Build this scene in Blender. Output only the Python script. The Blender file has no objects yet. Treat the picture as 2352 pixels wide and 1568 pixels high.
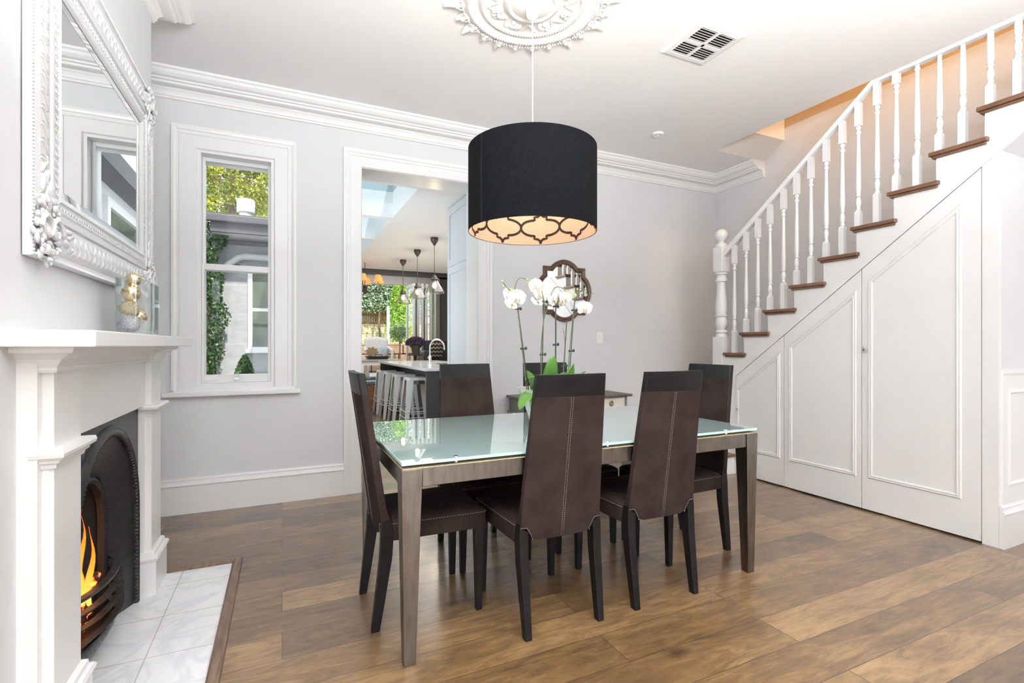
import bpy, math, random
from math import sin, cos, pi, radians
from mathutils import Vector, Matrix
R = random.Random(7)
SC = bpy.context.scene
COL = SC.collection

# ---------------------------------------------------------------- camera
TH = 0.4341                       # camera turned clockwise from the +Y direction
cam_d = bpy.data.cameras.new('camera'); cam = bpy.data.objects.new('camera', cam_d); COL.objects.link(cam)
cam_d.sensor_width = 36.0; cam_d.lens = 1138.67 / 2352 * 36.0
cam_d.shift_y = (793.1 - 784.0) / 2352.0
cam_d.clip_start = 0.05; cam_d.clip_end = 200
cam.location = (0, 0, 1.2); cam.rotation_euler = (pi / 2, 0, -TH)
SC.camera = cam
# ---------------------------------------------------------------- world, lights, exposure
W = bpy.data.worlds.new('world'); SC.world = W; W.use_nodes = True
bg = W.node_tree.nodes['Background']; bg.inputs[0].default_value = (0.86, 0.93, 1.0, 1); bg.inputs[1].default_value = 1.5
SC.view_settings.view_transform = 'Standard'; SC.view_settings.look = 'None'
SC.view_settings.exposure = 0.64; SC.view_settings.gamma = 1.0; SC.view_settings.use_curve_mapping = False
SC.cycles.max_bounces = 10; SC.cycles.diffuse_bounces = 6; SC.cycles.glossy_bounces = 5
SC.cycles.transparent_max_bounces = 16; SC.cycles.transmission_bounces = 6
SC.cycles.sample_clamp_indirect = 6.0; SC.cycles.caustics_reflective = False; SC.cycles.caustics_refractive = False
SC.cycles.use_denoising = True

def light(name, kind, loc, energy, color=(1, 1, 1), rot=(0, 0, 0), size=None, size_y=None, spread=None):
    d = bpy.data.lights.new(name, kind); d.energy = energy; d.color = color
    if kind == 'AREA':
        d.shape = 'RECTANGLE'; d.size = size; d.size_y = size_y or size
        if spread: d.spread = spread
    elif kind == 'SUN': d.angle = size or 0.02
    else: d.shadow_soft_size = size or 0.05
    o = bpy.data.objects.new(name, d); COL.objects.link(o); o.location = loc; o.rotation_euler = rot
    return o
DAY = (0.93, 0.965, 1.0)
light('sun', 'SUN', (0, 0, 10), 4.0, (1.0, 0.95, 0.86), (radians(38), radians(12), 0), 0.03)
light('daylight_rear_window', 'AREA', (1.3, -6.62, 1.75), 100, (0.95, 0.975, 1.0), (radians(90), 0, 0), 4.2, 2.5)
light('ceiling_fill', 'AREA', (0.5, -0.5, 1.9), 340, (0.95, 0.97, 1.0), (radians(180), 0, 0), 1.6, 1.2)  # added fill behind the camera, bounced off the ceiling; no lamp stands there
light('hall_ceiling_fill', 'AREA', (2.7, 0.1, 1.5), 12, (0.95, 0.97, 1.0), (radians(180), 0, 0), 0.8, 0.8)  # second added ceiling fill, out of view, with no lamp of its own
light('kitchen_fill', 'AREA', (2.6, 7.2, 2.66), 38, (0.97, 0.98, 1.0), (0, 0, 0), 1.6, 3.2)  # added overhead fill to brighten the kitchen, no fittings modelled
light('lounge_fill', 'AREA', (2.0, 10.9, 3.0), 20, (0.97, 0.98, 1.0), (0, 0, 0), 2.4, 1.2)  # added overhead fill for the raised lounge, likewise without fittings
light('kitchen_side_window', 'AREA', (0.27, 5.4, 1.5), 12, (0.88, 0.95, 1.0), (0, radians(-90), 0), 1.7, 0.9)
light('skylight_daylight', 'AREA', (0.82, 6.6, 3.55), 30, (0.80, 0.92, 1.0), (0, 0, 0), 0.7, 3.6)
for nm, lo, ro, a_, b_ in (('portal_window', (-0.31, 4.47, 1.76), (radians(-90), 0, 0), 0.5, 1.7), ('portal_garden', (2.0, 12.13, 1.6), (radians(-90), 0, 0), 3.0, 2.3)):
    light(nm, 'AREA', lo, 1, DAY, ro, a_, b_).data.cycles.is_portal = True
light('stair_lamp', 'POINT', (4.2, 2.0, 4.5), 42, (1.0, 0.72, 0.42), size=0.12)

# ---------------------------------------------------------------- mesh helpers
class MB:
    """collects polygons"""
    def __init__(s): s.v = []; s.f = []; s.sm = []
    def add(s, verts, faces, smooth=False):
        n = len(s.v); s.v += [tuple(p) for p in verts]
        for f in faces: s.f.append(tuple(i + n for i in f)); s.sm.append(smooth)
        return s
    def box(s, a, b):
        x0, x1 = sorted((a[0], b[0])); y0, y1 = sorted((a[1], b[1])); z0, z1 = sorted((a[2], b[2]))
        return s.add([(x0,y0,z0),(x1,y0,z0),(x1,y1,z0),(x0,y1,z0),(x0,y0,z1),(x1,y0,z1),(x1,y1,z1),(x0,y1,z1)],
                     [(0,3,2,1),(4,5,6,7),(0,1,5,4),(1,2,6,5),(2,3,7,6),(3,0,4,7)])
    def hexa(s, bot, top):
        return s.add(list(bot) + list(top), [(3,2,1,0),(4,5,6,7),(0,1,5,4),(1,2,6,5),(2,3,7,6),(3,0,4,7)])
    def loft(s, rings, cap=True, smooth=False, closed=True):
        n = len(rings[0]); v = [p for r in rings for p in r]; f = []
        for i in range(len(rings) - 1):
            for j in range(n if closed else n - 1):
                k = (j + 1) % n; f.append((i*n+j, i*n+k, (i+1)*n+k, (i+1)*n+j))
        s.add(v, f, smooth)
        if cap and closed:
            s.add(rings[0], [tuple(reversed(range(n)))]); s.add(rings[-1], [tuple(range(n))])
        return s
    def lathe(s, prof, c=(0, 0, 0), n=24, cap=True, ax='z'):
        rings = []
        for r, z in prof:
            ring = []
            for i in range(n):
                a = 2*pi*i/n
                p = (r*cos(a), r*sin(a), z)
                if ax == 'x': p = (z, r*cos(a), r*sin(a))
                if ax == 'y': p = (r*sin(a), z, r*cos(a))
                ring.append((c[0]+p[0], c[1]+p[1], c[2]+p[2]))
            rings.append(ring)
        return s.loft(rings, cap, True)
    def tube(s, pts, r, n=8, cap=True):
        pts = [Vector(p) for p in pts]; rings = []
        rr = r if isinstance(r, (list, tuple)) else [r]*len(pts)
        up = Vector((0, 0, 1)); prev = None
        for i, p in enumerate(pts):
            t = (pts[min(i+1, len(pts)-1)] - pts[max(i-1, 0)]).normalized()
            if prev is None:
                a = t.cross(up)
                if a.length < 1e-3: a = t.cross(Vector((0, 1, 0)))
                a.normalize()
            else:
                a = prev - t*prev.dot(t); a.normalize()
            prev = a; b = t.cross(a)
            rings.append([tuple(p + (a*cos(2*pi*k/n) + b*sin(2*pi*k/n))*rr[i]) for k in range(n)])
        return s.loft(rings, cap, True)
    def sphere(s, c, r, n=16, m=10, sc=(1, 1, 1)):
        v = []; f = []
        for i in range(m+1):
            t = pi*i/m
            for j in range(n):
                a = 2*pi*j/n
                v.append((c[0]+r*sc[0]*sin(t)*cos(a), c[1]+r*sc[1]*sin(t)*sin(a), c[2]+r*sc[2]*cos(t)))
        for i in range(m):
            for j in range(n):
                k = (j+1) % n; f.append((i*n+j, (i+1)*n+j, (i+1)*n+k, i*n+k))
        return s.add(v, f, True)
    def prism(s, poly, to3, h0, h1):
        n = len(poly)
        return s.loft([[to3(a, b, h0) for a, b in poly], [to3(a, b, h1) for a, b in poly]])
    def sweep(s, path, prof, to3, closed=False, side=1, smooth=False):
        """profile [(off, h)] swept along a 2D path with mitred corners; off goes to the left of the path (side=1)"""
        P = [Vector(p) for p in path]; n = len(P); rings = []
        for i in range(n):
            d = []
            if closed or i > 0: d.append((P[i] - P[i-1]).normalized())
            if closed or i < n-1: d.append((P[(i+1) % n] - P[i]).normalized())
            ns = [Vector((-q.y, q.x))*side for q in d]
            m = ns[0] if len(ns) == 1 else (ns[0]+ns[1])/(1+ns[0].dot(ns[1]))
            rings.append([to3(P[i].x+m.x*o, P[i].y+m.y*o, h) for o, h in prof])
        if closed: rings.append(rings[0])
        return s.loft(rings, cap=not closed, smooth=smooth, closed=True)
    def build(s, name, mat, parent=None, world=True, bevel=0, fix=True, seg=2):
        off = Vector((0, 0, 0))
        if parent is not None and world:
            p = parent
            while p is not None: off += p.location; p = p.parent
        me = bpy.data.meshes.new(name)
        me.from_pydata([tuple(Vector(v) - off) for v in s.v], [], s.f)
        me.polygons.foreach_set('use_smooth', s.sm)
        if fix:
            import bmesh
            bm = bmesh.new(); bm.from_mesh(me); bmesh.ops.recalc_face_normals(bm, faces=bm.faces); bm.to_mesh(me); bm.free()
        if any(s.sm): me.set_sharp_from_angle(angle=radians(40))
        me.update()
        if mat: me.materials.append(mat)
        o = bpy.data.objects.new(name, me); COL.objects.link(o)
        if parent is not None: o.parent = parent
        if bevel:
            m = o.modifiers.new('bevel', 'BEVEL'); m.width = bevel; m.segments = seg; m.limit_method = 'ANGLE'; m.angle_limit = radians(50)
        return o

def tag(o, label=None, cat=None, group=None, kind=None):
    if label: o['label'] = label
    if cat: o['category'] = cat
    if group: o['group'] = group
    if kind: o['kind'] = kind
    return o
def thing(name, label, cat, loc=(0, 0, 0), rz=0, group=None):
    o = bpy.data.objects.new(name, None); COL.objects.link(o); o.empty_display_size = 0.05
    o.location = loc; o.rotation_euler = (0, 0, rz)
    return tag(o, label, cat, group)
def struct(name, mb, mat, bevel=0, label=None):
    o = mb.build(name, mat, bevel=bevel); o['kind'] = 'structure'
    if label: o['label'] = label
    return o
def copy_tree(o, parent=None):
    c = o.copy(); COL.objects.link(c)
    if parent is not None: c.parent = parent
    for ch in [k for k in bpy.data.objects if k.parent == o]: copy_tree(ch, c)
    return c
YP = lambda y: (lambda a, b, h: (a, y - h, b))        # wall facing -Y, path in (x, z)
XP = lambda x: (lambda a, b, h: (x - h, a, b))        # wall facing -X, path in (y, z)
XN = lambda x: (lambda a, b, h: (x + h, a, b))        # wall facing +X, path in (y, z)
ZP = lambda a, b, h: (a, b, h)

# ---------------------------------------------------------------- materials
def mat(name, col, rough=0.5, metal=0, spec=0.5, noise=0, nscale=8, bump=0, bscale=40, coat=0, emit=None, es=0, trans=0, sub=0, alt=None, stretch=None, ior=None):
    m = bpy.data.materials.new(name); m.use_nodes = True; nt = m.node_tree; N = nt.nodes; L = nt.links
    b = N['Principled BSDF']; b.inputs['Base Color'].default_value = (*col, 1); b.inputs['Roughness'].default_value = rough
    b.inputs['Metallic'].default_value = metal; b.inputs['Specular IOR Level'].default_value = spec
    b.inputs['Coat Weight'].default_value = coat; b.inputs['Coat Roughness'].default_value = 0.08
    b.inputs['Transmission Weight'].default_value = trans
    if ior: b.inputs['IOR'].default_value = ior
    if emit: b.inputs['Emission Color'].default_value = (*emit, 1); b.inputs['Emission Strength'].default_value = es
    tc = N.new('ShaderNodeTexCoord'); mp = N.new('ShaderNodeMapping'); L.new(tc.outputs['Object'], mp.inputs[0])
    if stretch: mp.inputs['Scale'].default_value = stretch
    nz = N.new('ShaderNodeTexNoise'); nz.inputs['Scale'].default_value = nscale; nz.inputs['Detail'].default_value = 5
    L.new(mp.outputs[0], nz.inputs['Vector'])
    cr = N.new('ShaderNodeValToRGB'); a = noise
    c2 = alt or tuple(min(1, c*(1+a)) for c in col); c1 = col if alt else tuple(c*(1-a) for c in col)
    cr.color_ramp.elements[0].position = 0.3; cr.color_ramp.elements[1].position = 0.7
    cr.color_ramp.elements[0].color = (*c1, 1); cr.color_ramp.elements[1].color = (*c2, 1)
    L.new(nz.outputs['Fac'], cr.inputs[0]); L.new(cr.outputs[0], b.inputs['Base Color'])
    if bump:
        n2 = N.new('ShaderNodeTexNoise'); n2.inputs['Scale'].default_value = bscale; n2.inputs['Detail'].default_value = 4
        L.new(mp.outputs[0], n2.inputs['Vector'])
        bp = N.new('ShaderNodeBump'); bp.inputs['Strength'].default_value = bump; bp.inputs['Distance'].default_value = 0.01
        L.new(n2.outputs['Fac'], bp.inputs['Height']); L.new(bp.outputs[0], b.inputs['Normal'])
    return m
def glass_mat(name, tint=(1, 1, 1), rough=0.0, refl=1.0, ior=1.5):
    m = bpy.data.materials.new(name); m.use_nodes = True; nt = m.node_tree; N = nt.nodes; L = nt.links
    N.remove(N['Principled BSDF']); out = N['Material Output']
    t = N.new('ShaderNodeBsdfTransparent'); t.inputs[0].default_value = (*tint, 1)
    g = N.new('ShaderNodeBsdfGlossy'); g.inputs['Roughness'].default_value = rough
    fr = N.new('ShaderNodeLayerWeight'); fr.inputs[0].default_value = 0.5
    pw = N.new('ShaderNodeMath'); pw.operation = 'POWER'; pw.inputs[1].default_value = 3.5; L.new(fr.outputs['Facing'], pw.inputs[0])
    mu = N.new('ShaderNodeMath'); mu.operation = 'MULTIPLY_ADD'; mu.inputs[1].default_value = 0.8; mu.inputs[2].default_value = 0.05*refl; mu.use_clamp = True
    mx = N.new('ShaderNodeMixShader'); L.new(pw.outputs[0], mu.inputs[0]); L.new(mu.outputs[0], mx.inputs[0])
    L.new(t.outputs[0], mx.inputs[1]); L.new(g.outputs[0], mx.inputs[2]); L.new(mx.outputs[0], out.inputs[0])
    return m
def wood_floor():
    m = bpy.data.materials.new('oak_floor'); m.use_nodes = True; nt = m.node_tree; N = nt.nodes; L = nt.links
    b = N['Principled BSDF']; tc = N.new('ShaderNodeTexCoord')
    mp = N.new('ShaderNodeMapping'); L.new(tc.outputs['Object'], mp.inputs[0])
    br = N.new('ShaderNodeTexBrick'); br.offset = 0.37; br.offset_frequency = 2
    for k, v in (('Color1', (0, 0, 0, 1)), ('Color2', (1, 1, 1, 1)), ('Mortar', (0.5, 0.5, 0.5, 1)), ('Scale', 1.0), ('Mortar Size', 0.0016), ('Mortar Smooth', 0.1), ('Bias', 0.0), ('Brick Width', 1.9), ('Row Height', 0.19)):
        br.inputs[k].default_value = v
    L.new(mp.outputs[0], br.inputs['Vector'])
    # grain, shifted from board to board
    def noise(sx, sy, sc_, det, rgh, dist):
        q1 = N.new('ShaderNodeMapping'); q1.inputs['Scale'].default_value = (sx, sy, 1); L.new(tc.outputs['Object'], q1.inputs[0])
        ad = N.new('ShaderNodeVectorMath'); ad.operation = 'ADD'; sc = N.new('ShaderNodeVectorMath'); sc.operation = 'SCALE'; sc.inputs['Scale'].default_value = 23.0
        L.new(br.outputs['Color'], sc.inputs[0]); L.new(q1.outputs[0], ad.inputs[0]); L.new(sc.outputs[0], ad.inputs[1])
        g = N.new('ShaderNodeTexNoise'); g.inputs['Scale'].default_value = sc_; g.inputs['Detail'].default_value = det; g.inputs['Roughness'].default_value = rgh; g.inputs['Distortion'].default_value = dist
        L.new(ad.outputs[0], g.inputs['Vector']); return g
    gn = noise(1.5, 7.0, 2.0, 9, 0.68, 2.2)       # cathedral grain
    fn = noise(5.0, 75.0, 1.6, 6, 0.75, 0.4)      # fine pores
    bn = noise(1.3, 2.4, 1.7, 6, 0.65, 0.6)       # cloudy patches
    def mixf(a, b, f):
        m_ = N.new('ShaderNodeMix'); m_.data_type = 'FLOAT'; m_.inputs[0].default_value = f; L.new(a, m_.inputs[2]); L.new(b, m_.inputs[3]); return m_.outputs[0]
    v = mixf(gn.outputs['Fac'], fn.outputs['Fac'], 0.30); v = mixf(v, bn.outputs['Fac'], 0.34); v = mixf(v, br.outputs['Color'], 0.15)
    r1 = N.new('ShaderNodeValToRGB'); e = r1.color_ramp.elements
    e[0].position = 0.34; e[0].color = (0.030, 0.016, 0.007, 1); e[1].position = 0.66; e[1].color = (0.320, 0.198, 0.088, 1)
    q = e.new(0.5); q.color = (0.140, 0.078, 0.032, 1)
    L.new(v, r1.inputs[0])
    # knots
    mp4 = N.new('ShaderNodeMapping'); mp4.inputs['Scale'].default_value = (1.9, 4.2, 1); L.new(tc.outputs['Object'], mp4.inputs[0])
    vo = N.new('ShaderNodeTexVoronoi'); vo.inputs['Scale'].default_value = 1.0; L.new(mp4.outputs[0], vo.inputs['Vector'])
    kr = N.new('ShaderNodeValToRGB'); kr.color_ramp.elements[0].position = 0.03; kr.color_ramp.elements[0].color = (0.22, 0.2, 0.2, 1); kr.color_ramp.elements[1].position = 0.16; kr.color_ramp.elements[1].color = (1, 1, 1, 1)
    L.new(vo.outputs['Distance'], kr.inputs[0])
    mk = N.new('ShaderNodeMix'); mk.data_type = 'RGBA'; mk.blend_type = 'MULTIPLY'; mk.inputs[0].default_value = 0.75
    L.new(r1.outputs[0], mk.inputs[6]); L.new(kr.outputs[0], mk.inputs[7])
    mo = N.new('ShaderNodeMix'); mo.data_type = 'RGBA'; mo.inputs[7].default_value = (0.035, 0.02, 0.012, 1)
    L.new(br.outputs['Fac'], mo.inputs[0]); L.new(mk.outputs[2], mo.inputs[6]); L.new(mo.outputs[2], b.inputs['Base Color'])
    b.inputs['Roughness'].default_value = 0.36; b.inputs['Specular IOR Level'].default_value = 0.6; b.inputs['Coat Weight'].default_value = 0.55; b.inputs['Coat Roughness'].default_value = 0.18
    bp = N.new('ShaderNodeBump'); bp.inputs['Strength'].default_value = 0.12; bp.inputs['Distance'].default_value = 0.004
    L.new(gn.outputs['Fac'], bp.inputs['Height']); L.new(bp.outputs[0], b.inputs['Normal'])
    return m
def brick_mat(name, c1, c2, mortar, w, h, ms, rough=0.5, vein=None, bump=0.3, rot=None, loc=None, off=0.5, ncol=None):
    m = bpy.data.materials.new(name); m.use_nodes = True; nt = m.node_tree; N = nt.nodes; L = nt.links
    b = N['Principled BSDF']; tc = N.new('ShaderNodeTexCoord'); mp = N.new('ShaderNodeMapping'); L.new(tc.outputs['Object'], mp.inputs[0])
    if rot: mp.inputs['Rotation'].default_value = rot
    if loc: mp.inputs['Location'].default_value = loc
    br = N.new('ShaderNodeTexBrick'); br.offset = off
    for k, v in (('Color1', (*c1, 1)), ('Color2', (*c2, 1)), ('Mortar', (*mortar, 1)), ('Scale', 1.0), ('Mortar Size', ms), ('Brick Width', w), ('Row Height', h)):
        br.inputs[k].default_value = v
    L.new(mp.outputs[0], br.inputs['Vector'])
    nz = N.new('ShaderNodeTexNoise'); nz.inputs['Scale'].default_value = 3.0 if vein else 14.0; nz.inputs['Detail'].default_value = 8; nz.inputs['Distortion'].default_value = 1.8 if vein else 0
    L.new(tc.outputs['Object'], nz.inputs['Vector'])
    cr = N.new('ShaderNodeValToRGB'); e = cr.color_ramp.elements
    if vein:
        e[0].position = 0.44; e[0].color = (1, 1, 1, 1); e[1].position = 0.56; e[1].color = (0.97, 0.97, 0.97, 1); q = e.new(0.5); q.color = (*vein, 1)
    else:
        e[0].position = 0.3; e[0].color = (*(ncol or (0.55, 0.5, 0.45)), 1); e[1].position = 0.7; e[1].color = (1.15, 1.12, 1.1, 1)
    L.new(nz.outputs['Fac'], cr.inputs[0])
    mx = N.new('ShaderNodeMix'); mx.data_type = 'RGBA'; mx.blend_type = 'MULTIPLY'; mx.inputs[0].default_value = 1.0
    L.new(br.outputs['Color'], mx.inputs[6]); L.new(cr.outputs[0], mx.inputs[7]); L.new(mx.outputs[2], b.inputs['Base Color'])
    b.inputs['Roughness'].default_value = rough
    bp = N.new('ShaderNodeBump'); bp.inputs['Strength'].default_value = bump; bp.inputs['Distance'].default_value = 0.01; bp.invert = True
    L.new(br.outputs['Fac'], bp.inputs['Height']); L.new(bp.outputs[0], b.inputs['Normal'])
    return m
def emis(name, col, s):
    m = bpy.data.materials.new(name); m.use_nodes = True; N = m.node_tree.nodes; b = N['Principled BSDF']
    b.inputs['Base Color'].default_value = (*col, 1); b.inputs['Emission Color'].default_value = (*col, 1); b.inputs['Emission Strength'].default_value = s
    return m
def flame_mat():
    m = bpy.data.materials.new('flame'); m.use_nodes = True; nt = m.node_tree; N = nt.nodes; L = nt.links
    N.remove(N['Principled BSDF']); out = N['Material Output']
    tc = N.new('ShaderNodeTexCoord'); sp = N.new('ShaderNodeSeparateXYZ'); L.new(tc.outputs['Generated'], sp.inputs[0])
    cr = N.new('ShaderNodeValToRGB'); e = cr.color_ramp.elements
    e[0].position = 0.0; e[0].color = (1, 0.62, 0.12, 1); e[1].position = 1.0; e[1].color = (1, 0.12, 0.01, 1); q = e.new(0.5); q.color = (1, 0.33, 0.03, 1)
    L.new(sp.outputs['Z'], cr.inputs[0])
    em = N.new('ShaderNodeEmission'); em.inputs[1].default_value = 1.15; L.new(cr.outputs[0], em.inputs[0])
    t = N.new('ShaderNodeBsdfTransparent'); lw = N.new('ShaderNodeLayerWeight'); lw.inputs[0].default_value = 0.35
    mx = N.new('ShaderNodeMixShader'); L.new(lw.outputs['Facing'], mx.inputs[0]); L.new(em.outputs[0], mx.inputs[1]); L.new(t.outputs[0], mx.inputs[2]); L.new(mx.outputs[0], out.inputs[0])
    return m
def leaf_mat(name, c1, c2, scale=6, c3=None):
    m = mat(name, c1, 0.45, alt=c2, nscale=scale)
    m.node_tree.nodes['Principled BSDF'].inputs['Subsurface Weight'].default_value = 0
    return m
M = {}
M['wall'] = mat('wall_paint_grey', (0.652, 0.657, 0.668), 0.55, noise=0.01, bump=0.04, bscale=120)
M['white'] = mat('white_gloss_paint', (0.77, 0.77, 0.765), 0.28, noise=0.01, bump=0.03, bscale=30)
M['white_matt'] = mat('ceiling_white', (0.87, 0.865, 0.86), 0.7, noise=0.005)
M['frame_white'] = mat('white_carved_frame', (0.64, 0.645, 0.65), 0.45, noise=0.01)
M['plaster'] = mat('white_plaster', (0.78, 0.777, 0.765), 0.6, noise=0.01)
M['void_shade'] = mat('tan_painted_shade', (0.55, 0.42, 0.27), 0.6, noise=0.03)  # tan stands in for the shade band high on the stairwell wall
M['beige'] = mat('beige_paint', (0.74, 0.69, 0.64), 0.6, noise=0.01)
M['dark_gap'] = mat('dark_gap', (0.03, 0.03, 0.03), 0.9)
M['floor'] = wood_floor()
M['tread'] = mat('tread_wood', (0.095, 0.040, 0.018), 0.4, alt=(0.175, 0.082, 0.042), nscale=5, stretch=(6, 1, 8), coat=0.2)
M['trimwood'] = mat('hearth_trim_wood', (0.070, 0.040, 0.024), 0.45, alt=(0.17, 0.11, 0.072), nscale=6, stretch=(8, 1, 8))
M['marble'] = brick_mat('marble_tiles', (0.84, 0.85, 0.86), (0.80, 0.81, 0.825), (0.50, 0.47, 0.42), 0.6, 0.325, 0.0025, 0.12, vein=(0.84, 0.85, 0.865), bump=0.1, off=0.0, loc=(0.055, -0.005, 0))
M['iron'] = mat('cast_iron', (0.018, 0.018, 0.019), 0.42, metal=0.2, noise=0.4, nscale=30, bump=0.15, bscale=80)
M['iron_worn'] = mat('worn_iron', (0.05, 0.05, 0.053), 0.38, metal=0.6, noise=0.4, nscale=25, bump=0.2, bscale=60)
M['fabric'] = mat('brown_suede', (0.019, 0.012, 0.0105), 0.92, spec=0.12, alt=(0.038, 0.025, 0.022), nscale=7, bump=0.15, bscale=220)
M['blackwood'] = mat('black_stained_wood', (0.006, 0.0055, 0.0055), 0.42, spec=0.25, noise=0.5, nscale=20)
M['stitch'] = mat('pale_thread', (0.30, 0.25, 0.22), 0.8)
M['steel'] = mat('brushed_steel', (0.21, 0.185, 0.16), 0.32, metal=1.0, noise=0.25, nscale=12, stretch=(3, 3, 0.6), bump=0.05, bscale=90)
M['cork'] = mat('cork', (0.42, 0.34, 0.22), 0.8, noise=0.3, nscale=150)
M['table_glass'] = mat('frosted_glass', (0.46, 0.63, 0.62), 0.01, spec=1.0, coat=1.0, ior=1.7)
M['table_glass'].node_tree.nodes['Principled BSDF'].inputs['Coat Roughness'].default_value = 0.0
M['table_glass'].node_tree.nodes['Principled BSDF'].inputs['Coat IOR'].default_value = 1.7
M['glass_edge'] = mat('glass_edge', (0.50, 0.76, 0.70), 0.08, spec=0.8)
M['chrome'] = mat('chrome', (0.75, 0.75, 0.74), 0.12, metal=1)
M['pane'] = glass_mat('window_glass', refl=0.25)
M['glass'] = glass_mat('clear_glass', (0.96, 0.97, 0.97), 0.01, 1.3)
M['mirror'] = mat('mirror_silver', (0.86, 0.87, 0.875), 0.0, metal=1)
M['shade'] = mat('black_fabric_shade', (0.0055, 0.0057, 0.0070), 0.9, spec=0.1, noise=0.4, nscale=60, bump=0.2, bscale=300)
M['lining'] = mat('cream_lining', (0.74, 0.54, 0.40), 0.8)
M['lattice'] = mat('lattice_brown', (0.022, 0.010, 0.006), 0.7)
M['bulb'] = emis('bulb_warm', (1.0, 0.78, 0.5), 6)
M['gold'] = mat('gold_shiny', (0.78, 0.62, 0.36), 0.1, metal=1)
M['gold_glitter'] = mat('gold_glitter', (0.42, 0.31, 0.17), 0.35, metal=0.9, alt=(0.8, 0.68, 0.45), nscale=220, bump=0.8, bscale=220)
M['silver_glitter'] = mat('silver_glitter', (0.33, 0.33, 0.34), 0.35, metal=0.9, alt=(0.85, 0.85, 0.87), nscale=220, bump=0.8, bscale=220)
M['leaf'] = mat('orchid_leaf', (0.045, 0.13, 0.020), 0.3, alt=(0.12, 0.27, 0.045), nscale=5)
M['stem'] = mat('orchid_stem', (0.10, 0.15, 0.05), 0.5, alt=(0.05, 0.07, 0.03), nscale=60)
M['stake'] = mat('black_stake', (0.02, 0.02, 0.022), 0.4)
M['petal'] = mat('orchid_petal', (0.74, 0.735, 0.715), 0.5)
M['lip'] = mat('orchid_lip', (0.78, 0.66, 0.40), 0.5)
M['bud'] = mat('orchid_bud', (0.42, 0.52, 0.16), 0.45)
M['ceramic'] = mat('white_ceramic', (0.78, 0.78, 0.77), 0.2, coat=0.3)
M['soil'] = mat('bark_soil', (0.05, 0.035, 0.02), 0.9, bump=0.6, bscale=90)
M['console_grey'] = mat('weathered_grey_paint', (0.17, 0.17, 0.155), 0.5, noise=0.25, nscale=9)
M['console_top'] = mat('weathered_top', (0.085, 0.072, 0.062), 0.45, noise=0.35, nscale=8, stretch=(1, 6, 1))
M['cream'] = mat('distressed_cream', (0.66, 0.60, 0.52), 0.5, alt=(0.70, 0.65, 0.58), nscale=10)
M['distress'] = mat('rubbed_edge', (0.16, 0.10, 0.06), 0.6)
M['brass'] = mat('old_brass', (0.22, 0.15, 0.06), 0.35, metal=1)
M['mirrorframe'] = mat('carved_dark_wood', (0.075, 0.034, 0.020), 0.4, alt=(0.14, 0.075, 0.05), nscale=14, bump=0.3, bscale=50)
M['switch'] = mat('white_plastic', (0.82, 0.81, 0.79), 0.35)
M['shaft'] = mat('painted_sky_glow', (0.54, 0.59, 0.61), 0.6)  # blue sky glow on the skylight shaft walls, put into their colour
M['pantry'] = mat('pale_cabinet_paint', (0.58, 0.62, 0.66), 0.35)
M['black'] = mat('black_interior', (0.01, 0.01, 0.01), 0.9)
# kitchen and outside
M['dark_cab'] = mat('charcoal_cabinet', (0.045, 0.046, 0.05), 0.4)
M['dark_wall'] = mat('dark_grey_paint', (0.13, 0.127, 0.12), 0.6)
M['head_trim'] = mat('taupe_trim', (0.42, 0.40, 0.37), 0.5)
M['worktop'] = mat('marble_worktop', (0.60, 0.61, 0.62), 0.12, alt=(0.75, 0.76, 0.77), nscale=14)
M['stool'] = mat('white_enamel_metal', (0.88, 0.89, 0.90), 0.25, coat=0.4)
M['galv'] = mat('brushed_stretcher', (0.45, 0.45, 0.43), 0.3, metal=0.8)
M['bronze'] = mat('aged_bronze', (0.10, 0.085, 0.07), 0.4, metal=0.8)
M['pendant_glass'] = glass_mat('smoked_glass', (0.86, 0.83, 0.76), 0.02, 1.6)
M['lampshade'] = mat('amber_lampshade', (0.62, 0.34, 0.13), 0.8, emit=(1.0, 0.42, 0.10), es=0.35)
M['bulb2'] = emis('bulb_pendant', (1.0, 0.9, 0.72), 6)
M['leather'] = mat('dark_leather', (0.03, 0.03, 0.032), 0.35)
M['wicker'] = mat('white_wicker', (0.66, 0.64, 0.63), 0.7, alt=(0.82, 0.80, 0.79), nscale=45)
M['blue_cloth'] = mat('slate_blue_cloth', (0.12, 0.145, 0.16), 0.85, noise=0.4, nscale=20)
M['pale_cloth'] = mat('pale_blue_cloth', (0.50, 0.57, 0.62), 0.85, noise=0.1)
M['leafdeco'] = mat('bronze_leaf', (0.20, 0.135, 0.065), 0.5, metal=0.4)
M['bookblue'] = mat('book_teal', (0.08, 0.16, 0.18), 0.6)
M['bookdark'] = mat('book_dark', (0.05, 0.055, 0.06), 0.6)
M['purple'] = mat('purple_petals', (0.055, 0.028, 0.065), 0.6, alt=(0.16, 0.09, 0.17), nscale=30)
M['zinc'] = mat('zinc_pot', (0.075, 0.075, 0.072), 0.5)
M['stepwood'] = mat('step_timber', (0.20, 0.085, 0.035), 0.35, alt=(0.30, 0.14, 0.06), nscale=6, stretch=(1, 6, 6))
M['alu'] = mat('white_door_frame', (0.60, 0.60, 0.58), 0.4)
M['render'] = brick_mat('rendered_wall', (0.36, 0.375, 0.39), (0.34, 0.355, 0.37), (0.42, 0.43, 0.44), 9.0, 0.39, 0.006, 0.8, bump=0.2, rot=(radians(90), 0, 0), loc=(3, 0.05, 0), ncol=(0.93, 0.93, 0.93))
M['fascia'] = mat('charcoal_fascia', (0.075, 0.075, 0.085), 0.5)
M['pipe'] = mat('grey_pipe', (0.50, 0.50, 0.50), 0.5)
M['outwhite'] = mat('outdoor_white', (0.80, 0.80, 0.79), 0.5)
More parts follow.
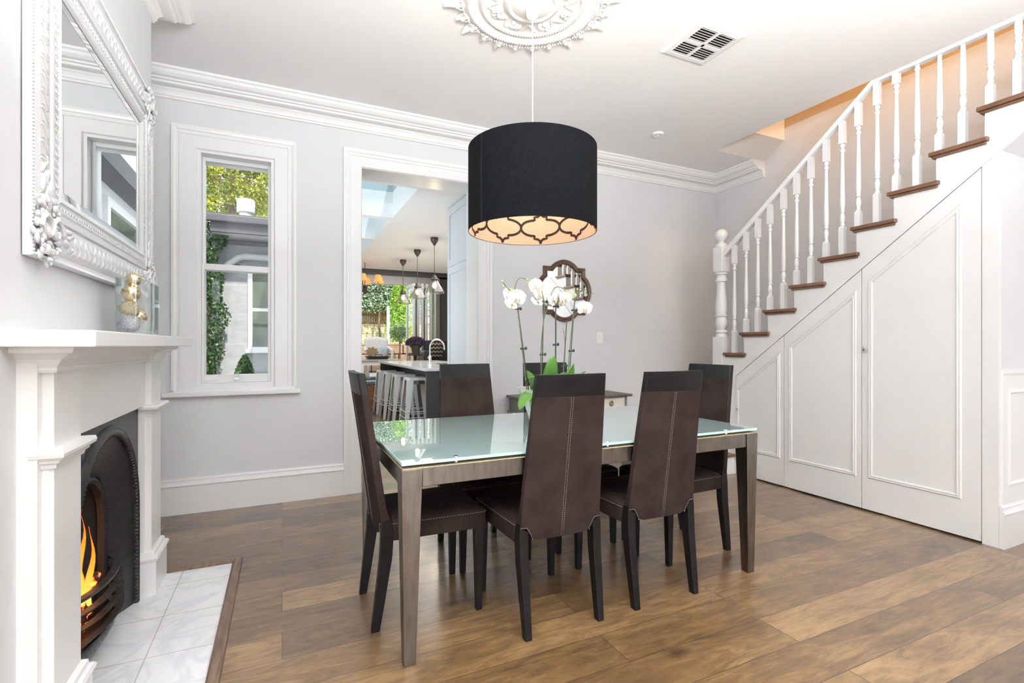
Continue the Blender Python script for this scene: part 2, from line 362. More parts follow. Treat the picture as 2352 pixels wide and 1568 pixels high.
M['ivy'] = leaf_mat('ivy_leaves', (0.018, 0.05, 0.014), (0.07, 0.15, 0.035), 9)
M['shrub'] = leaf_mat('shrub_leaves', (0.02, 0.06, 0.018), (0.07, 0.17, 0.04), 9)
M['treeleaf'] = leaf_mat('tree_leaves', (0.14, 0.20, 0.02), (0.52, 0.50, 0.06), 2.5)
M['treeleaf2'] = leaf_mat('dark_tree_leaves', (0.05, 0.11, 0.02), (0.22, 0.30, 0.05), 2.5)
M['varieg'] = leaf_mat('variegated_leaves', (0.05, 0.12, 0.04), (0.66, 0.74, 0.60), 9)
M['lime'] = leaf_mat('lime_leaves', (0.16, 0.34, 0.03), (0.45, 0.65, 0.12), 4)
M['sage'] = leaf_mat('sage_leaves', (0.10, 0.20, 0.06), (0.36, 0.47, 0.22), 6)
M['trunk'] = mat('bark', (0.17, 0.13, 0.10), 0.9, noise=0.4, nscale=12)
M['sandstone'] = brick_mat('sandstone_blocks', (0.62, 0.52, 0.38), (0.70, 0.62, 0.50), (0.36, 0.30, 0.22), 0.62, 0.27, 0.012, 0.9, rot=(radians(90), 0, 0))
M['rubble'] = mat('rough_stone', (0.26, 0.14, 0.08), 0.9, alt=(0.38, 0.29, 0.20), nscale=3.5, bump=0.8, bscale=12)
M['fence'] = mat('brown_fence', (0.18, 0.085, 0.03), 0.6, alt=(0.34, 0.18, 0.07), nscale=8, stretch=(10, 1, 1))
M['lawn'] = mat('lawn', (0.30, 0.42, 0.12), 0.9, noise=0.3, nscale=20)
M['paving'] = mat('paving', (0.45, 0.43, 0.40), 0.8, noise=0.15)
M['darkpane'] = mat('dark_pane', (0.03, 0.045, 0.03), 0.12, spec=0.35, alt=(0.10, 0.15, 0.07), nscale=7)
def chevron():
    m = mat('chevron_cloth', (0.02, 0.02, 0.022), 0.85); nt = m.node_tree; N = nt.nodes; L = nt.links; b = N['Principled BSDF']
    tc = N.new('ShaderNodeTexCoord'); sp = N.new('ShaderNodeSeparateXYZ'); L.new(tc.outputs['Object'], sp.inputs[0])
    def mth(op, a, bb):
        q = N.new('ShaderNodeMath'); q.operation = op
        for i, x in enumerate((a, bb)):
            if x is None: continue
            if isinstance(x, (int, float)): q.inputs[i].default_value = x
            else: L.new(x, q.inputs[i])
        return q.outputs[0]
    tri = mth('PINGPONG', sp.outputs['X'], 0.04)
    s = mth('ADD', sp.outputs['Z'], mth('MULTIPLY', tri, 0.9))
    st = mth('GREATER_THAN', mth('MODULO', mth('ADD', s, 5.0), 0.09), 0.058)
    mx = N.new('ShaderNodeMix'); mx.data_type = 'RGBA'; mx.inputs[6].default_value = (0.02, 0.02, 0.024, 1); mx.inputs[7].default_value = (0.45, 0.36, 0.24, 1)
    L.new(st, mx.inputs[0]); L.new(mx.outputs[2], b.inputs['Base Color'])
    return m
M['chevron'] = chevron()
M['flame'] = flame_mat()
M['ember'] = mat('glowing_logs', (0.03, 0.015, 0.01), 0.9, alt=(0.05, 0.02, 0.01), nscale=20)
def ember():
    m = bpy.data.materials.new('embers'); m.use_nodes = True; nt = m.node_tree; N = nt.nodes; L = nt.links; b = N['Principled BSDF']
    b.inputs['Base Color'].default_value = (0.02, 0.012, 0.01, 1); b.inputs['Roughness'].default_value = 0.9
    tc = N.new('ShaderNodeTexCoord'); nz = N.new('ShaderNodeTexNoise'); nz.inputs['Scale'].default_value = 26; L.new(tc.outputs['Object'], nz.inputs['Vector'])
    cr = N.new('ShaderNodeValToRGB'); e = cr.color_ramp.elements; e[0].position = 0.48; e[0].color = (0, 0, 0, 1); e[1].position = 0.66; e[1].color = (1, 0.35, 0.04, 1); q = e.new(0.55); q.color = (0.7, 0.08, 0.01, 1)
    L.new(nz.outputs['Fac'], cr.inputs[0]); L.new(cr.outputs[0], b.inputs['Emission Color']); b.inputs['Emission Strength'].default_value = 2.2
    return m
M['ember'] = ember()

# ================================================================ THE ROOM
ZC = 3.10; YB = 4.20; XS = 3.8475; XW = 4.525; XL = -0.64; YBR = 3.237
struct('floor', MB().box((-1.2, -6.6, -0.1), (4.7, 4.34, 0)).box((0.1, 4.34, -0.1), (4.2, 9.3, 0)), M['floor'])
struct('ceiling', MB().box((-1.2, -6.6, ZC), (3.83, 4.48, ZC+0.26)).box((3.83, 3.55, ZC), (4.7, 4.48, ZC+0.26)).box((3.83, -6.6, ZC), (4.7, 0.1, ZC+0.26)), M['white_matt'])
# back wall with the window and the doorway cut out
WX0, WX1, WZ0, WZ1 = -0.555, -0.055, 0.905, 2.615
DX0, DX1, DZ = 0.589, 1.60, 2.653
b = MB()
for a, c in (((-1.2, 0), (WX0, 3.4)), ((WX0, 0), (WX1, WZ0)), ((WX0, WZ1), (WX1, 3.4)), ((WX1, 0), (DX0, 3.4)), ((DX0, DZ), (DX1, 3.4)), ((DX1, 0), (4.7, 3.4))):
    b.box((a[0], YB, a[1]), (c[0], YB+0.28, c[1]))
b.box((3.0, YB, 3.4), (4.7, YB+0.28, 5.6))
struct('wall_back', b, M['wall'])
struct('wall_right', MB().box((XW, -6.6, 0), (XW+0.15, 4.2, 3.356)), M['wall'])
struct('wall_stairwell', MB().box((XW, -0.2, 3.356), (XW+0.15, 4.2, 5.6)).box((3.68, -0.2, 3.36), (3.83, 3.55, 5.6)).box((3.83, -0.2, 3.36), (4.525, -0.05, 5.6)), M['void_shade'])
struct('ceiling_upper', MB().box((3.6, -0.3, 5.6), (4.7, 4.4, 5.7)), M['white_matt'])
# chamfered bulkhead at the far end of the stair opening
struct('trim_bulkhead', MB().prism([(3.55, 3.10), (3.33, 3.237), (3.33, 4.6), (3.62, 4.6), (3.62, 3.36), (3.55, 3.36)], XN(3.83), 0, 0.695), M['beige'])
struct('wall_left', MB().box((-1.2, -6.6, 0), (-1.05, 4.2, 3.4)), M['wall'])
b = MB(); FY0, FY1, FZ = 1.987, 2.887, 0.912
b.box((-1.05, 1.15, 0), (XL, FY0-0.002, 3.1)).box((-1.05, FY1+0.002, 0), (XL, YBR, 3.1)).box((-1.05, FY0-0.002, FZ+0.002), (XL, FY1+0.002, 3.1))
struct('wall_chimney', b, M['wall'])
# wall behind the camera with a big window
b = MB()
for a, c in (((-1.2, 0), (-0.8, 3.4)), ((-0.8, 0), (3.5, 0.4)), ((-0.8, 3.0), (3.5, 3.4)), ((3.5, 0), (4.7, 3.4))):
    b.box((a[0], -6.6, a[1]), (c[0], -6.45, c[1]))
struct('wall_front', b, M['wall'])
b = MB()
for x in (-0.8, 0.6, 2.05, 3.42): b.box((x, -6.56, 0.4), (x+0.08, -6.50, 3.0))
for z in (0.4, 1.7, 2.92): b.box((-0.8, -6.56, z), (3.5, -6.50, z+0.08))
struct('window_2', b, M['white'])
# cornice round the room
CP = [(0, 3.10), (0.178, 3.10), (0.178, 3.085), (0.166, 3.078), (0.158, 3.062), (0.140, 3.046), (0.118, 3.040), (0.116, 3.030), (0.100, 3.026), (0.096, 3.014), (0.082, 3.010), (0.045, 3.008), (0.040, 3.000), (0.032, 2.992), (0.024, 2.978), (0.022, 2.960), (0.014, 2.957), (0.014, 2.943), (0, 2.940)]
b = MB()
b.sweep([(XW, 3.55), (XW, YB), (-1.05, YB), (-1.05, YBR), (XL, YBR), (XL, 1.15), (-1.05, 1.15), (-1.05, -6.45), (3.8, -6.45)], CP, ZP)
o = struct('trim_1', b, M['plaster'], label='white moulded ceiling cornice')
# skirting
SK = [(0, 0), (0.024, 0), (0.024, 0.195), (0.030, 0.200), (0.030, 0.207), (0.020, 0.217), (0.016, 0.232), (0.018, 0.240), (0.010, 0.246), (0.008, 0.252), (0, 0.252)]
struct('baseboard_back', MB().sweep([(DX0-0.136, YB), (-1.05, YB), (-1.05, YBR+0.001), (XL-0.002, YBR+0.001)], SK, ZP), M['white'])
struct('baseboard_back_right', MB().sweep([(3.1, YB), (DX1+0.158, YB)], SK, ZP), M['white'])
struct('baseboard_left', MB().sweep([(-1.05, 1.15), (-1.05, -6.45), (4.525, -6.45)], SK, ZP), M['white'])
struct('baseboard_right', MB().sweep([(XW, -6.45), (XW, 1.449), (XS+0.001, 1.449)], SK, ZP), M['white'])
# doorway architrave and lining
def casing(w, t=0.028):
    return [(0, 0), (0, 0.012), (0.006, 0.018), (w*0.60, 0.018), (w*0.62, 0.023), (w*0.70, 0.023), (w*0.72, 0.019), (w*0.78, 0.019), (w*0.80, 0.026), (w*0.90, t), (w, t), (w, 0)]
struct('door_1', MB().sweep([(DX0, 0), (DX0, DZ), (DX1, DZ), (DX1, 0)], casing(0.142), YP(YB)), M['white'], label='white moulded doorway architrave')
struct('trim_2', MB().box((DX0-0.02, YB-0.002, 0), (DX0+0.003, YB+0.285, DZ)).box((DX1-0.003, YB-0.002, 0), (DX1+0.02, YB+0.285, DZ)).box((DX0-0.02, YB-0.002, DZ-0.003), (DX1+0.02, YB+0.285, DZ+0.02)), M['white'])

# ---------------------------------------------------------------- sash window (window_1)
win = thing('window_1', 'tall white painted sash window in grey back wall', 'window', (-0.305, YB, WZ0)); win['kind'] = 'structure'
to = YP(YB)
MB().sweep([(WX0, WZ0-0.02), (WX0, WZ1), (WX1, WZ1), (WX1, WZ0-0.02)], casing(0.155, 0.03), to).build('architrave', M['white'], win)
MB().box((-0.765, YB-0.055, 0.834), (0.128, YB+0.01, 0.866)).build('window_sill', M['white'], win, bevel=0.006)
MB().box((-0.70, YB-0.022, 0.866), (0.09, YB, 0.886)).build('sill_board', M['white'], win)
b = MB()      # box frame and parting beads
b.box((WX0-0.01, YB-0.002, WZ0-0.02), (WX0+0.022, YB+0.283, WZ1)).box((WX1-0.022, YB-0.002, WZ0-0.02), (WX1+0.01, YB+0.283, WZ1)).box((WX0-0.01, YB-0.003, WZ1-0.02), (WX1+0.01, YB+0.284, WZ1+0.01)).box((WX0-0.01, YB-0.003, WZ0-0.03), (WX1+0.01, YB+0.284, WZ0+0.022))
b.build('box_frame', M['white'], win)
def sash(name, z0, z1, y, bot, top):
    x0, x1 = WX0+0.022, WX1-0.022; g0, g1 = x0+0.018, x1-0.022
    b = MB().box((x0, y, z0), (g0, y+0.04, z1)).box((g1, y, z0), (x1, y+0.04, z1)).box((g0, y, z0), (g1, y+0.04, z0+bot)).box((g0, y, z1-top), (g1, y+0.04, z1))
    o = b.build(name, M['white'], win, bevel=0.003)
    MB().box((g0-0.004, y+0.018, z0+bot-0.004), (g1+0.004, y+0.022, z1-top+0.004)).build('pane', M['pane'], o)
    return o
low = sash('lower_sash', WZ0+0.022, 1.800, YB+0.03, 0.058, 0.046)
up = sash('upper_sash', 1.755, WZ1-0.02, YB+0.085, 0.035, 0.028)
MB().box((-0.515, YB+0.022, 0.945), (-0.43, YB+0.032, 0.972)).build('sash_lock', M['switch'], low, bevel=0.002)
MB().box((-0.325, YB+0.022, 0.945), (-0.287, YB+0.032, 0.955)).box((-0.320, YB+0.01, 0.955), (-0.292, YB+0.03, 0.966)).sphere((-0.306, YB+0.016, 0.968), 0.009).build('sash_lift', M['chrome'], low)
MB().box((-0.335, YB+0.035, 1.80), (-0.285, YB+0.06, 1.806)).box((-0.32, YB+0.03, 1.806), (-0.305, YB+0.065, 1.814)).build('sash_catch', M['iron'], low)

# ---------------------------------------------------------------- left: fireplace
fp = thing('fireplace_surround', 'white painted timber fireplace surround with deep mantel shelf', 'fireplace', (-0.6, 2.437, 0))
BX = -0.597; PX = -0.571; Y0f, Y1f = 1.745, 3.13
wm = M['white']
MB().box((XL, Y0f, 0), (BX, FY0, 1.16)).build('backing_board', wm, fp); MB().box((XL, FY1, 0), (BX, Y1f, 1.16)).build('backing_board', wm, fp)
MB().box((XL, FY0, FZ), (BX, FY1, 1.16)).build('frieze', wm, fp)
def pilaster(a, bb):
    p = MB().box((BX-0.001, a, 0), (PX, bb, 1.135)).build('pilaster', wm, fp, bevel=0.003)
    q = [(0, 0), (0.0, 0.165), (0.006, 0.168), (0.010, 0.180), (0.004, 0.190), (-0.006, 0.194), (-0.008, 0.208), (-0.018, 0.215), (-0.03, 0.218), (-0.03, 0)]
    q = [(o, z) for o, z in q]
    rect = [(BX-0.02, a), (PX, a), (PX, bb), (BX-0.02, bb)]
    b = MB().sweep(rect, [(o*1.0+0.022, z) for o, z in q[:-1]] + [(-0.02, 0.218), (-0.02, 0)], ZP, side=-1)
    b.build('plinth', wm, p)
    c = [(-0.01, 0.862), (0.006, 0.862), (0.008, 0.872), (0.016, 0.878), (0.017, 0.884), (0.030, 0.894), (0.032, 0.904), (0.028, 0.914), (-0.01, 0.918)]
    MB().sweep(rect, c, ZP, side=-1).build('collar', wm, p)
    return p
pilaster(1.772, 1.976); pilaster(2.898, 3.098)
# bed moulding below the shelf, breaking forward over the pilasters
bmp = [(-0.02, 1.125), (0.010, 1.125), (0.014, 1.133), (0.012, 1.139), (0.016, 1.146), (0.026, 1.162), (0.048, 1.176), (0.060, 1.180), (0.064, 1.192), (0.064, 1.197), (-0.02, 1.197)]
pth = [(XL, Y0f), (BX, Y0f), (BX, 1.772), (PX, 1.772), (PX, 1.976), (BX, 1.976), (BX, 2.898), (PX, 2.898), (PX, 3.098), (BX, 3.098), (BX, Y1f), (XL, Y1f)]
pth = [(XL, 1.765), (PX, 1.765), (PX, 1.985), (BX+0.004, 1.985), (BX+0.004, 2.89), (PX, 2.89), (PX, 3.106), (XL, 3.106)]
MB().sweep(pth, bmp, ZP, side=-1).build('bed_moulding', wm, fp)
MB().box((XL, 1.655, 1.196), (-0.448, 3.215, 1.241)).build('mantel_shelf', wm, fp, bevel=0.004)

# cast iron insert
ins = thing('fireplace_insert', 'black cast iron arched fireplace insert with curved grate', 'fireplace insert', (-0.66, 2.437, 0))
CY = 2.437
def arch(r, zs, n=28, ex=0.0):   # arch outline (y, z): up one leg, over, down the other
    pts = [(CY - r, 0.0), (CY - r, zs*0.5)]
    pts += [(CY - r*cos(pi*i/n), zs + (r+ex)*sin(pi*i/n)) for i in range(n+1)]
    pts += [(CY + r, zs*0.5), (CY + r, 0.0)]
    return pts
ZS = 0.455
A0 = arch(0.385, ZS); A1 = arch(0.235, ZS)
fx = -0.622
# face plate: rectangle with arch hole
b = MB(); n = len(A0)
outer = []
for y, z in A0:
    dy = y - CY; dz = z - ZS
    if z <= ZS: outer.append((FY0 if dy < 0 else FY1, z))
    else:
        k = min((0.45/abs(dy)) if abs(dy) > 1e-6 else 9, (FZ-ZS)/dz); outer.append((CY+dy*k, ZS+dz*k))
b.loft([[(fx, y, z) for y, z in outer], [(fx, y, z) for y, z in A0]], cap=False, closed=False)
corner = MB()
ix = [i for i in range(n) if A0[i][1] > ZS]
for sgn in (-1, 1):
    cpt = (fx, CY+sgn*0.45, FZ)
    # fill the corner triangles between side and top hits
    side = [p for p in outer if abs(abs(p[0]-CY)-0.45) < 1e-6 and (p[0]-CY)*sgn > 0 and p[1] >= ZS]
    top = [p for p in outer if abs(p[1]-FZ) < 1e-6 and (p[0]-CY)*sgn > 0]
    s_ = max(side, key=lambda p: p[1]); t_ = max(top, key=lambda p: abs(p[0]-CY))
    b.add([cpt, (fx, *s_), (fx, *t_)], [(0, 1, 2)])
b.build('face_plate', M['iron'], ins)
MB().loft([[(fx, y, z) for y, z in A0], [(-0.69, y, z) for y, z in A1]], cap=False, closed=False).build('splay_panel', M['iron'], ins)
def ridge(path, prof, x): return MB().sweep(path, prof, XN(x), smooth=True)
arc1 = arch(0.405, ZS)
ridge(arc1, [(-0.022, 0), (-0.018, 0.012), (-0.006, 0.018), (0.006, 0.012), (0.010, 0.014), (0.022, 0.006), (0.024, 0)], fx).build('outer_arch_moulding', M['iron'], ins)
rp = MB()
def along(path, step):
    out = []; acc = 0
    for i in range(len(path)-1):
        a = Vector(path[i]); c = Vector(path[i+1]); L_ = (c-a).length; t = -acc
        while t + step <= L_: t += step; out.append(a + (c-a)*(t/L_)) if t >= 0 else None
        acc = L_ - t
    return out
for p in along(arch(0.388, ZS), 0.017): rp.sphere((fx+0.008, p.x, p.y), 0.0100, 7, 5, (1.0, 1, 0.8))
rp.build('beaded_moulding', M['iron'], ins)
rp = MB()
for p in along(arch(0.238, ZS), 0.014): rp.sphere((-0.684, p.x, p.y), 0.007, 6, 4)
ridge(arch(0.222, ZS), [(-0.018, -0.02), (-0.018, 0.004), (-0.006, 0.012), (0.006, 0.006), (0.012, 0.0), (0.012, -0.02)], -0.690)
rp.build('inner_beading', M['iron'], ins)
ridge(arch(0.222, ZS), [(-0.018, -0.02), (-0.018, 0.004), (-0.006, 0.012), (0.006, 0.006), (0.012, 0.0), (0.012, -0.02)], -0.690).build('inner_arch_moulding', M['iron'], ins)
MB().loft([[(-0.70, y, z) for y, z in arch(0.232, ZS)], [(-0.92, y, z) for y, z in arch(0.17, ZS-0.05)]], cap=False, closed=False).build('firebox', M['black'], ins)
MB().prism(arch(0.20, ZS), XN(-0.93), 0, 0.01).build('fireback', M['black'], ins)
MB().box((-0.98, FY0+0.02, 0.0), (-0.93, FY1-0.02, 0.9)).build('backing', M['black'], ins)
# grate bars, bowed forwards
def bow(z, x0=-0.69, dep=0.08, w=0.235, n=18, dz=0):
    return [(x0 + dep*sin(pi*i/n)**1.15, CY - w*cos(pi*i/n), z) for i in range(n+1)]
grate = MB()
path = [(p[1], p[0]) for p in bow(0)]
def bar(z0, z1, t0, t1, dep):
    P = [(p[0], p[1]) for p in bow(0, dep=dep)]
    MB().sweep(P, [(0, z0), (t0, z0), (t0+0.004, (z0+z1)/2), (t1, z1), (t1-0.03, z1), (-0.012, z0+0.004)], ZP, side=1, smooth=False).build('grate_bar', M['iron_worn'], ins, bevel=0.002)
bar(0.285, 0.303, 0.004, 0.012, 0.078); bar(0.232, 0.252, 0.0, 0.004, 0.078); bar(0.180, 0.200, -0.002, 0.002, 0.078); bar(0.128, 0.148, -0.004, 0.0, 0.078)
b = MB()
rings = [[p for p in bow(z, dep=dd, w=ww)] for z, dd, ww in ((0.105, 0.072, 0.233), (0.098, 0.078, 0.235), (0.085, 0.078, 0.235), (0.080, 0.070, 0.230), (0.066, 0.068, 0.228), (0.060, 0.060, 0.222), (0.045, 0.054, 0.216), (0.038, 0.044, 0.210), (0.018, 0.030, 0.200), (0.0, 0.020, 0.195))]
b.loft(rings, cap=False, smooth=False, closed=False); b.build('ash_guard', M['iron_worn'], ins)
b = MB(); b.add([(p[0]-0.01, p[1], 0.11) for p in bow(0, dep=0.075)] + [(-0.9, CY+0.17, 0.11), (-0.9, CY-0.17, 0.11)], [tuple(range(21))]); b.build('grate_floor', M['iron'], ins)
# fire
fire = thing('log_fire', 'burning fire with orange flames and glowing logs in the grate', 'fire', (-0.70, 2.40, 0.115))
for (x, y, z, a, t, l) in [(-0.70, 2.36, 0.15, 0.3, 0.1, 0.22), (-0.66, 2.42, 0.17, -0.5, 0.2, 0.2), (-0.72, 2.50, 0.2, 0.9, 0.3, 0.2), (-0.66, 2.34, 0.22, 1.3, -0.25, 0.2), (-0.70, 2.52, 0.24, -0.9, 0.35, 0.18), (-0.65, 2.46, 0.25, 0.6, 0.5, 0.14), (-0.74, 2.3, 0.19, -0.2, 0.2, 0.18)]:
    d = Vector((sin(a)*cos(t)*0.6, cos(a)*cos(t), sin(t)))*l/2; c = Vector((x-0.045, y, z))
    MB().tube([c-d, c-d*0.3, c+d*0.4, c+d], [0.018, 0.023, 0.021, 0.014], 7).build('log', M['ember'], fire)
for (x, y, h, r) in [(-0.66, 2.27, 0.30, 0.036), (-0.68, 2.33, 0.36, 0.04), (-0.69, 2.40, 0.40, 0.030), (-0.66, 2.36, 0.28, 0.032), (-0.70, 2.455, 0.32, 0.026), (-0.69, 2.50, 0.24, 0.024), (-0.71, 2.20, 0.34, 0.034), (-0.64, 2.43, 0.22, 0.02), (-0.72, 2.37, 0.33, 0.028)]:
    pts = []; rr = []; ph = R.random()*6
    for i in range(12):
        t = i/11; pts.append((x-0.035+0.01*sin(ph+t*7), y+0.016*sin(ph*2+t*6)*t+0.012*t, 0.18+1.45*h*t)); rr.append(max(0.0008, 0.72*r*(sin(pi*min(1, t*0.85+0.18))**1.3)*(1-t*0.55)))
    MB().tube(pts, rr, 9).build('flame', M['flame'], fire)
light('fire_glow', 'POINT', (-0.72, 2.40, 0.33), 0.3, (1.0, 0.42, 0.12), size=0.08)

# hearth
he = thing('hearth', 'white marble tiled hearth framed by a brown timber strip', 'hearth', (-0.42, 2.3, 0))
MB().box((-0.638, 1.40, 0.0), (-0.243, 3.118, 0.006)).box((-0.78, FY0+0.003, 0.0), (-0.638, FY1-0.003, 0.006)).build('marble_tiles', M['marble'], he)
MB().sweep([(-0.66, 3.115), (-0.246, 3.115), (-0.246, 1.38), (-0.66, 1.38)], [(0, 0), (0.0, 0.016), (0.008, 0.022), (0.032, 0.022), (0.043, 0.014), (0.044, 0)], ZP).build('timber_edging', M['trimwood'], he)

# ---------------------------------------------------------------- big ornate mirror over the mantel
mi = thing('ornate_wall_mirror', 'large ornate white carved rectangular mirror above the mantel shelf', 'mirror', (-0.63, 2.38, 1.945))
gy0, gy1, gz0, gz1 = 1.977, 2.945, 1.655, 2.285
rect = [(gy0, gz0), (gy0, gz1), (gy1, gz1), (gy1, gz0)]
fpn = [(-0.004, 0.0), (-0.004, 0.010), (0.006, 0.017), (0.016, 0.020), (0.022, 0.016), (0.064, 0.015), (0.068, 0.021), (0.080, 0.021), (0.084, 0.015), (0.100, 0.019), (0.130, 0.021), (0.160, 0.019), (0.178, 0.013), (0.182, 0.011), (0.194, 0.013), (0.198, 0.018), (0.206, 0.018), (0.209, 0.013), (0.209, -0.002), (0, -0.002)]
MB().sweep(rect, fpn, XN(XL+0.006), closed=True, side=1).build('frame', M['frame_white'], mi)
MB().box((XL+0.004, gy0-0.002, gz0-0.002), (XL+0.0105, gy1+0.002, gz1+0.002)).build('mirror_glass', M['mirror'], mi)
bev = MB(); MBx = XL+0.0108
bev.sweep([(gy0, gz0), (gy0, gz1), (gy1, gz1), (gy1, gz0)], [(0, 0.0), (0, 0.0035), (-0.028, 0.0005), (-0.028, 0)], XN(MBx), closed=True, side=1).build('bevelled_edge', M['mirror'], mi)
def frame_path(off, step):
    p = [(gy0-off, gz0-off), (gy0-off, gz1+off), (gy1+off, gz1+off), (gy1+off, gz0-off), (gy0-off, gz0-off)]
    return p, along(p, step)
# running leaf scrolls on the frame, beading, scroll bead
sc = MB()
pth_, pts = frame_path(0.130, 0.0475)
for p in pts:
    if p.x < gy0-0.12 and False: pass
    vert = abs(p.x-(gy0-0.130)) < 1e-4 or abs(p.x-(gy1+0.130)) < 1e-4
    d = Vector((0, 1)) if vert else Vector((1, 0))
    nn = Vector((1, 0)) if vert else Vector((0, 1))
    if p.x > gy1 or p.y > gz1: nn = -nn
    def lay(fn, r0, n_=11):
        q = []; rr = []
        for k in range(n_):
            t = k/(n_-1); a_, c_ = fn(t)
            q.append((XL+0.0255-0.010*abs(a_/0.05)**2, p.x+d.x*c_+nn.x*a_, p.y+d.y*c_+nn.y*a_)); rr.append(r0*(0.35+0.65*sin(pi*min(1, t*0.9+0.1))))
        sc.tube(q, rr, 6)
    lay(lambda t: (-0.040+0.080*t, 0.015*sin(2*pi*t)), 0.0052)
    lay(lambda t: (-0.034+0.034*t, 0.019+0.008*sin(pi*t)), 0.0036, 7)
    lay(lambda t: (0.004+0.034*t, -0.020-0.006*sin(pi*t)), 0.0036, 7)
    lay(lambda t: (-0.010+0.040*t, 0.012+0.010*t), 0.0026, 6)
sc.build('leaf_scrolls', M['frame_white'], mi)
sc = MB()
_, pts = frame_path(0.043, 0.0235)
for p in pts:
    vert = abs(p.x-(gy0-0.043)) < 1e-4 or abs(p.x-(gy1+0.043)) < 1e-4
    q = []
    for k in range(12):
        a = k*0.62; r_ = 0.0125*(1-k/14); u1, u2 = r_*cos(a), r_*sin(a)
        q.append((XL+0.0225, p.x+(u2 if vert else u1), p.y+(u1 if vert else u2)))
    sc.tube(q, 0.0028, 5)
sc.build('inner_spiral_band', M['frame_white'], mi)
sc = MB()
_, pts = frame_path(0.202, 0.010)
for p in pts: sc.sphere((XL+0.024, p.x, p.y), 0.0048, 6, 4)
sc.build('outer_beading', M['frame_white'], mi)
for (cy_, cz_, sy, sz) in [(gy0-0.125, gz0-0.125, -1, -1), (gy0-0.125, gz1+0.125, -1, 1), (gy1+0.125, gz1+0.125, 1, 1), (gy1+0.125, gz0-0.125, 1, -1)]:
    c = MB(); rr = random.Random(5)
    for k in range(150):
        u = rr.random(); a = rr.uniform(0, 2*pi); rad = 0.095*math.sqrt(rr.random())
        py, pz = cy_ + rad*cos(a), cz_ + rad*sin(a)
        c.sphere((XL+0.024+0.012*rr.random(), py, pz), rr.uniform(0.005, 0.014), 8, 6, (0.6, rr.uniform(0.6, 1.5), rr.uniform(0.6, 1.5)))
    for k in range(12):          # leaves running out along both sides
        t = k/12
        c.sphere((XL+0.026, cy_ - sy*(0.08+0.14*t), cz_+rr.uniform(-0.03, 0.03)), 0.019*(1.2-t), 8, 5, (0.6, 1.6, 0.8))
        c.sphere((XL+0.026, cy_+rr.uniform(-0.03, 0.03), cz_ - sz*(0.08+0.14*t)), 0.019*(1.2-t), 8, 5, (0.6, 0.8, 1.6))
    for s2 in (-1, 1):           # volutes
        q = [(XL+0.040, cy_+s2*0.03+ (0.045-0.0035*k)*cos(k*0.6)*s2, cz_+(0.045-0.0035*k)*sin(k*0.6)) for k in range(12)]
        c.tube(q, 0.0075, 6)
    c.build('corner_ornament', M['frame_white'], mi)

# glass vase with baubles on the mantel
vs = thing('glass_vase', 'clear rectangular glass vase holding gold and silver baubles on mantel', 'vase', (-0.54, 2.52, 1.241))
def rr_rect(x0, x1, y0, y1, r, z, n=5):
    out = []
    for cxx, cyy, a0 in ((x1-r, y1-r, 0), (x0+r, y1-r, pi/2), (x0+r, y0+r, pi), (x1-r, y0+r, 3*pi/2)):
        for i in range(n+1): a = a0 + pi/2*i/n; out.append((cxx+r*cos(a), cyy+r*sin(a), z))
    return out
x0, x1, y0, y1 = -0.582, -0.500, 2.350, 2.700
g = MB()
g.loft([rr_rect(x0+0.014, x1-0.014, y0+0.014, y1-0.014, 0.012, 1.242), rr_rect(x0+0.004, x1-0.004, y0+0.004, y1-0.004, 0.016, 1.250), rr_rect(x0+0.001, x1-0.001, y0+0.001, y1-0.001, 0.016, 1.275), rr_rect(x0, x1, y0, y1, 0.016, 1.36), rr_rect(x0, x1, y0, y1, 0.016, 1.462),
        rr_rect(x0+0.004, x1-0.004, y0+0.004, y1-0.004, 0.013, 1.462), rr_rect(x0+0.005, x1-0.005, y0+0.005, y1-0.005, 0.013, 1.275), rr_rect(x0+0.012, x1-0.012, y0+0.012, y1-0.012, 0.01, 1.252)], smooth=True)
g.build('glass_body', M['glass'], vs)
def bauble(x, y, z, r, m, label, cm, top=(0, 0, 1)):
    t = thing('christmas_bauble', label, 'bauble', (x, y, z-r), group='baubles stacked in the mantel vase')
    MB().sphere((x, y, z), r, 24, 16).build('ball', m, t)
    d = Vector(top).normalized(); c = Vector((x, y, z))
    MB().tube([c+d*r*0.94, c+d*(r+0.008)], 0.008, 8).tube([c+d*(r+0.006), c+d*(r+0.016)], 0.0025, 6).build('cap', cm, t)
    return t
bauble(-0.543, 2.405, 1.286, 0.0345, M['silver_glitter'], 'silver glitter bauble at the bottom of the mantel vase', M['chrome'], (-0.3, -0.3, 1))
bauble(-0.546, 2.404, 1.346, 0.032, M['gold_glitter'], 'brownish gold glitter bauble lying on the silver bauble', M['gold'], (0.6, 0.2, 1))
bauble(-0.540, 2.405, 1.406, 0.0335, M['gold'], 'shiny gold bauble between glitter bauble and topmost bauble', M['gold'], (0.4, -0.4, -1))
bauble(-0.533, 2.410, 1.460, 0.027, M['gold'], 'shiny gold bauble topmost in the mantel vase', M['gold'], (0.3, -0.3, -1))
bauble(-0.524, 2.455, 1.318, 0.030, M['gold'], 'shiny gold bauble half hidden behind the glitter baubles', M['gold'], (0.3, 0.1, 1))

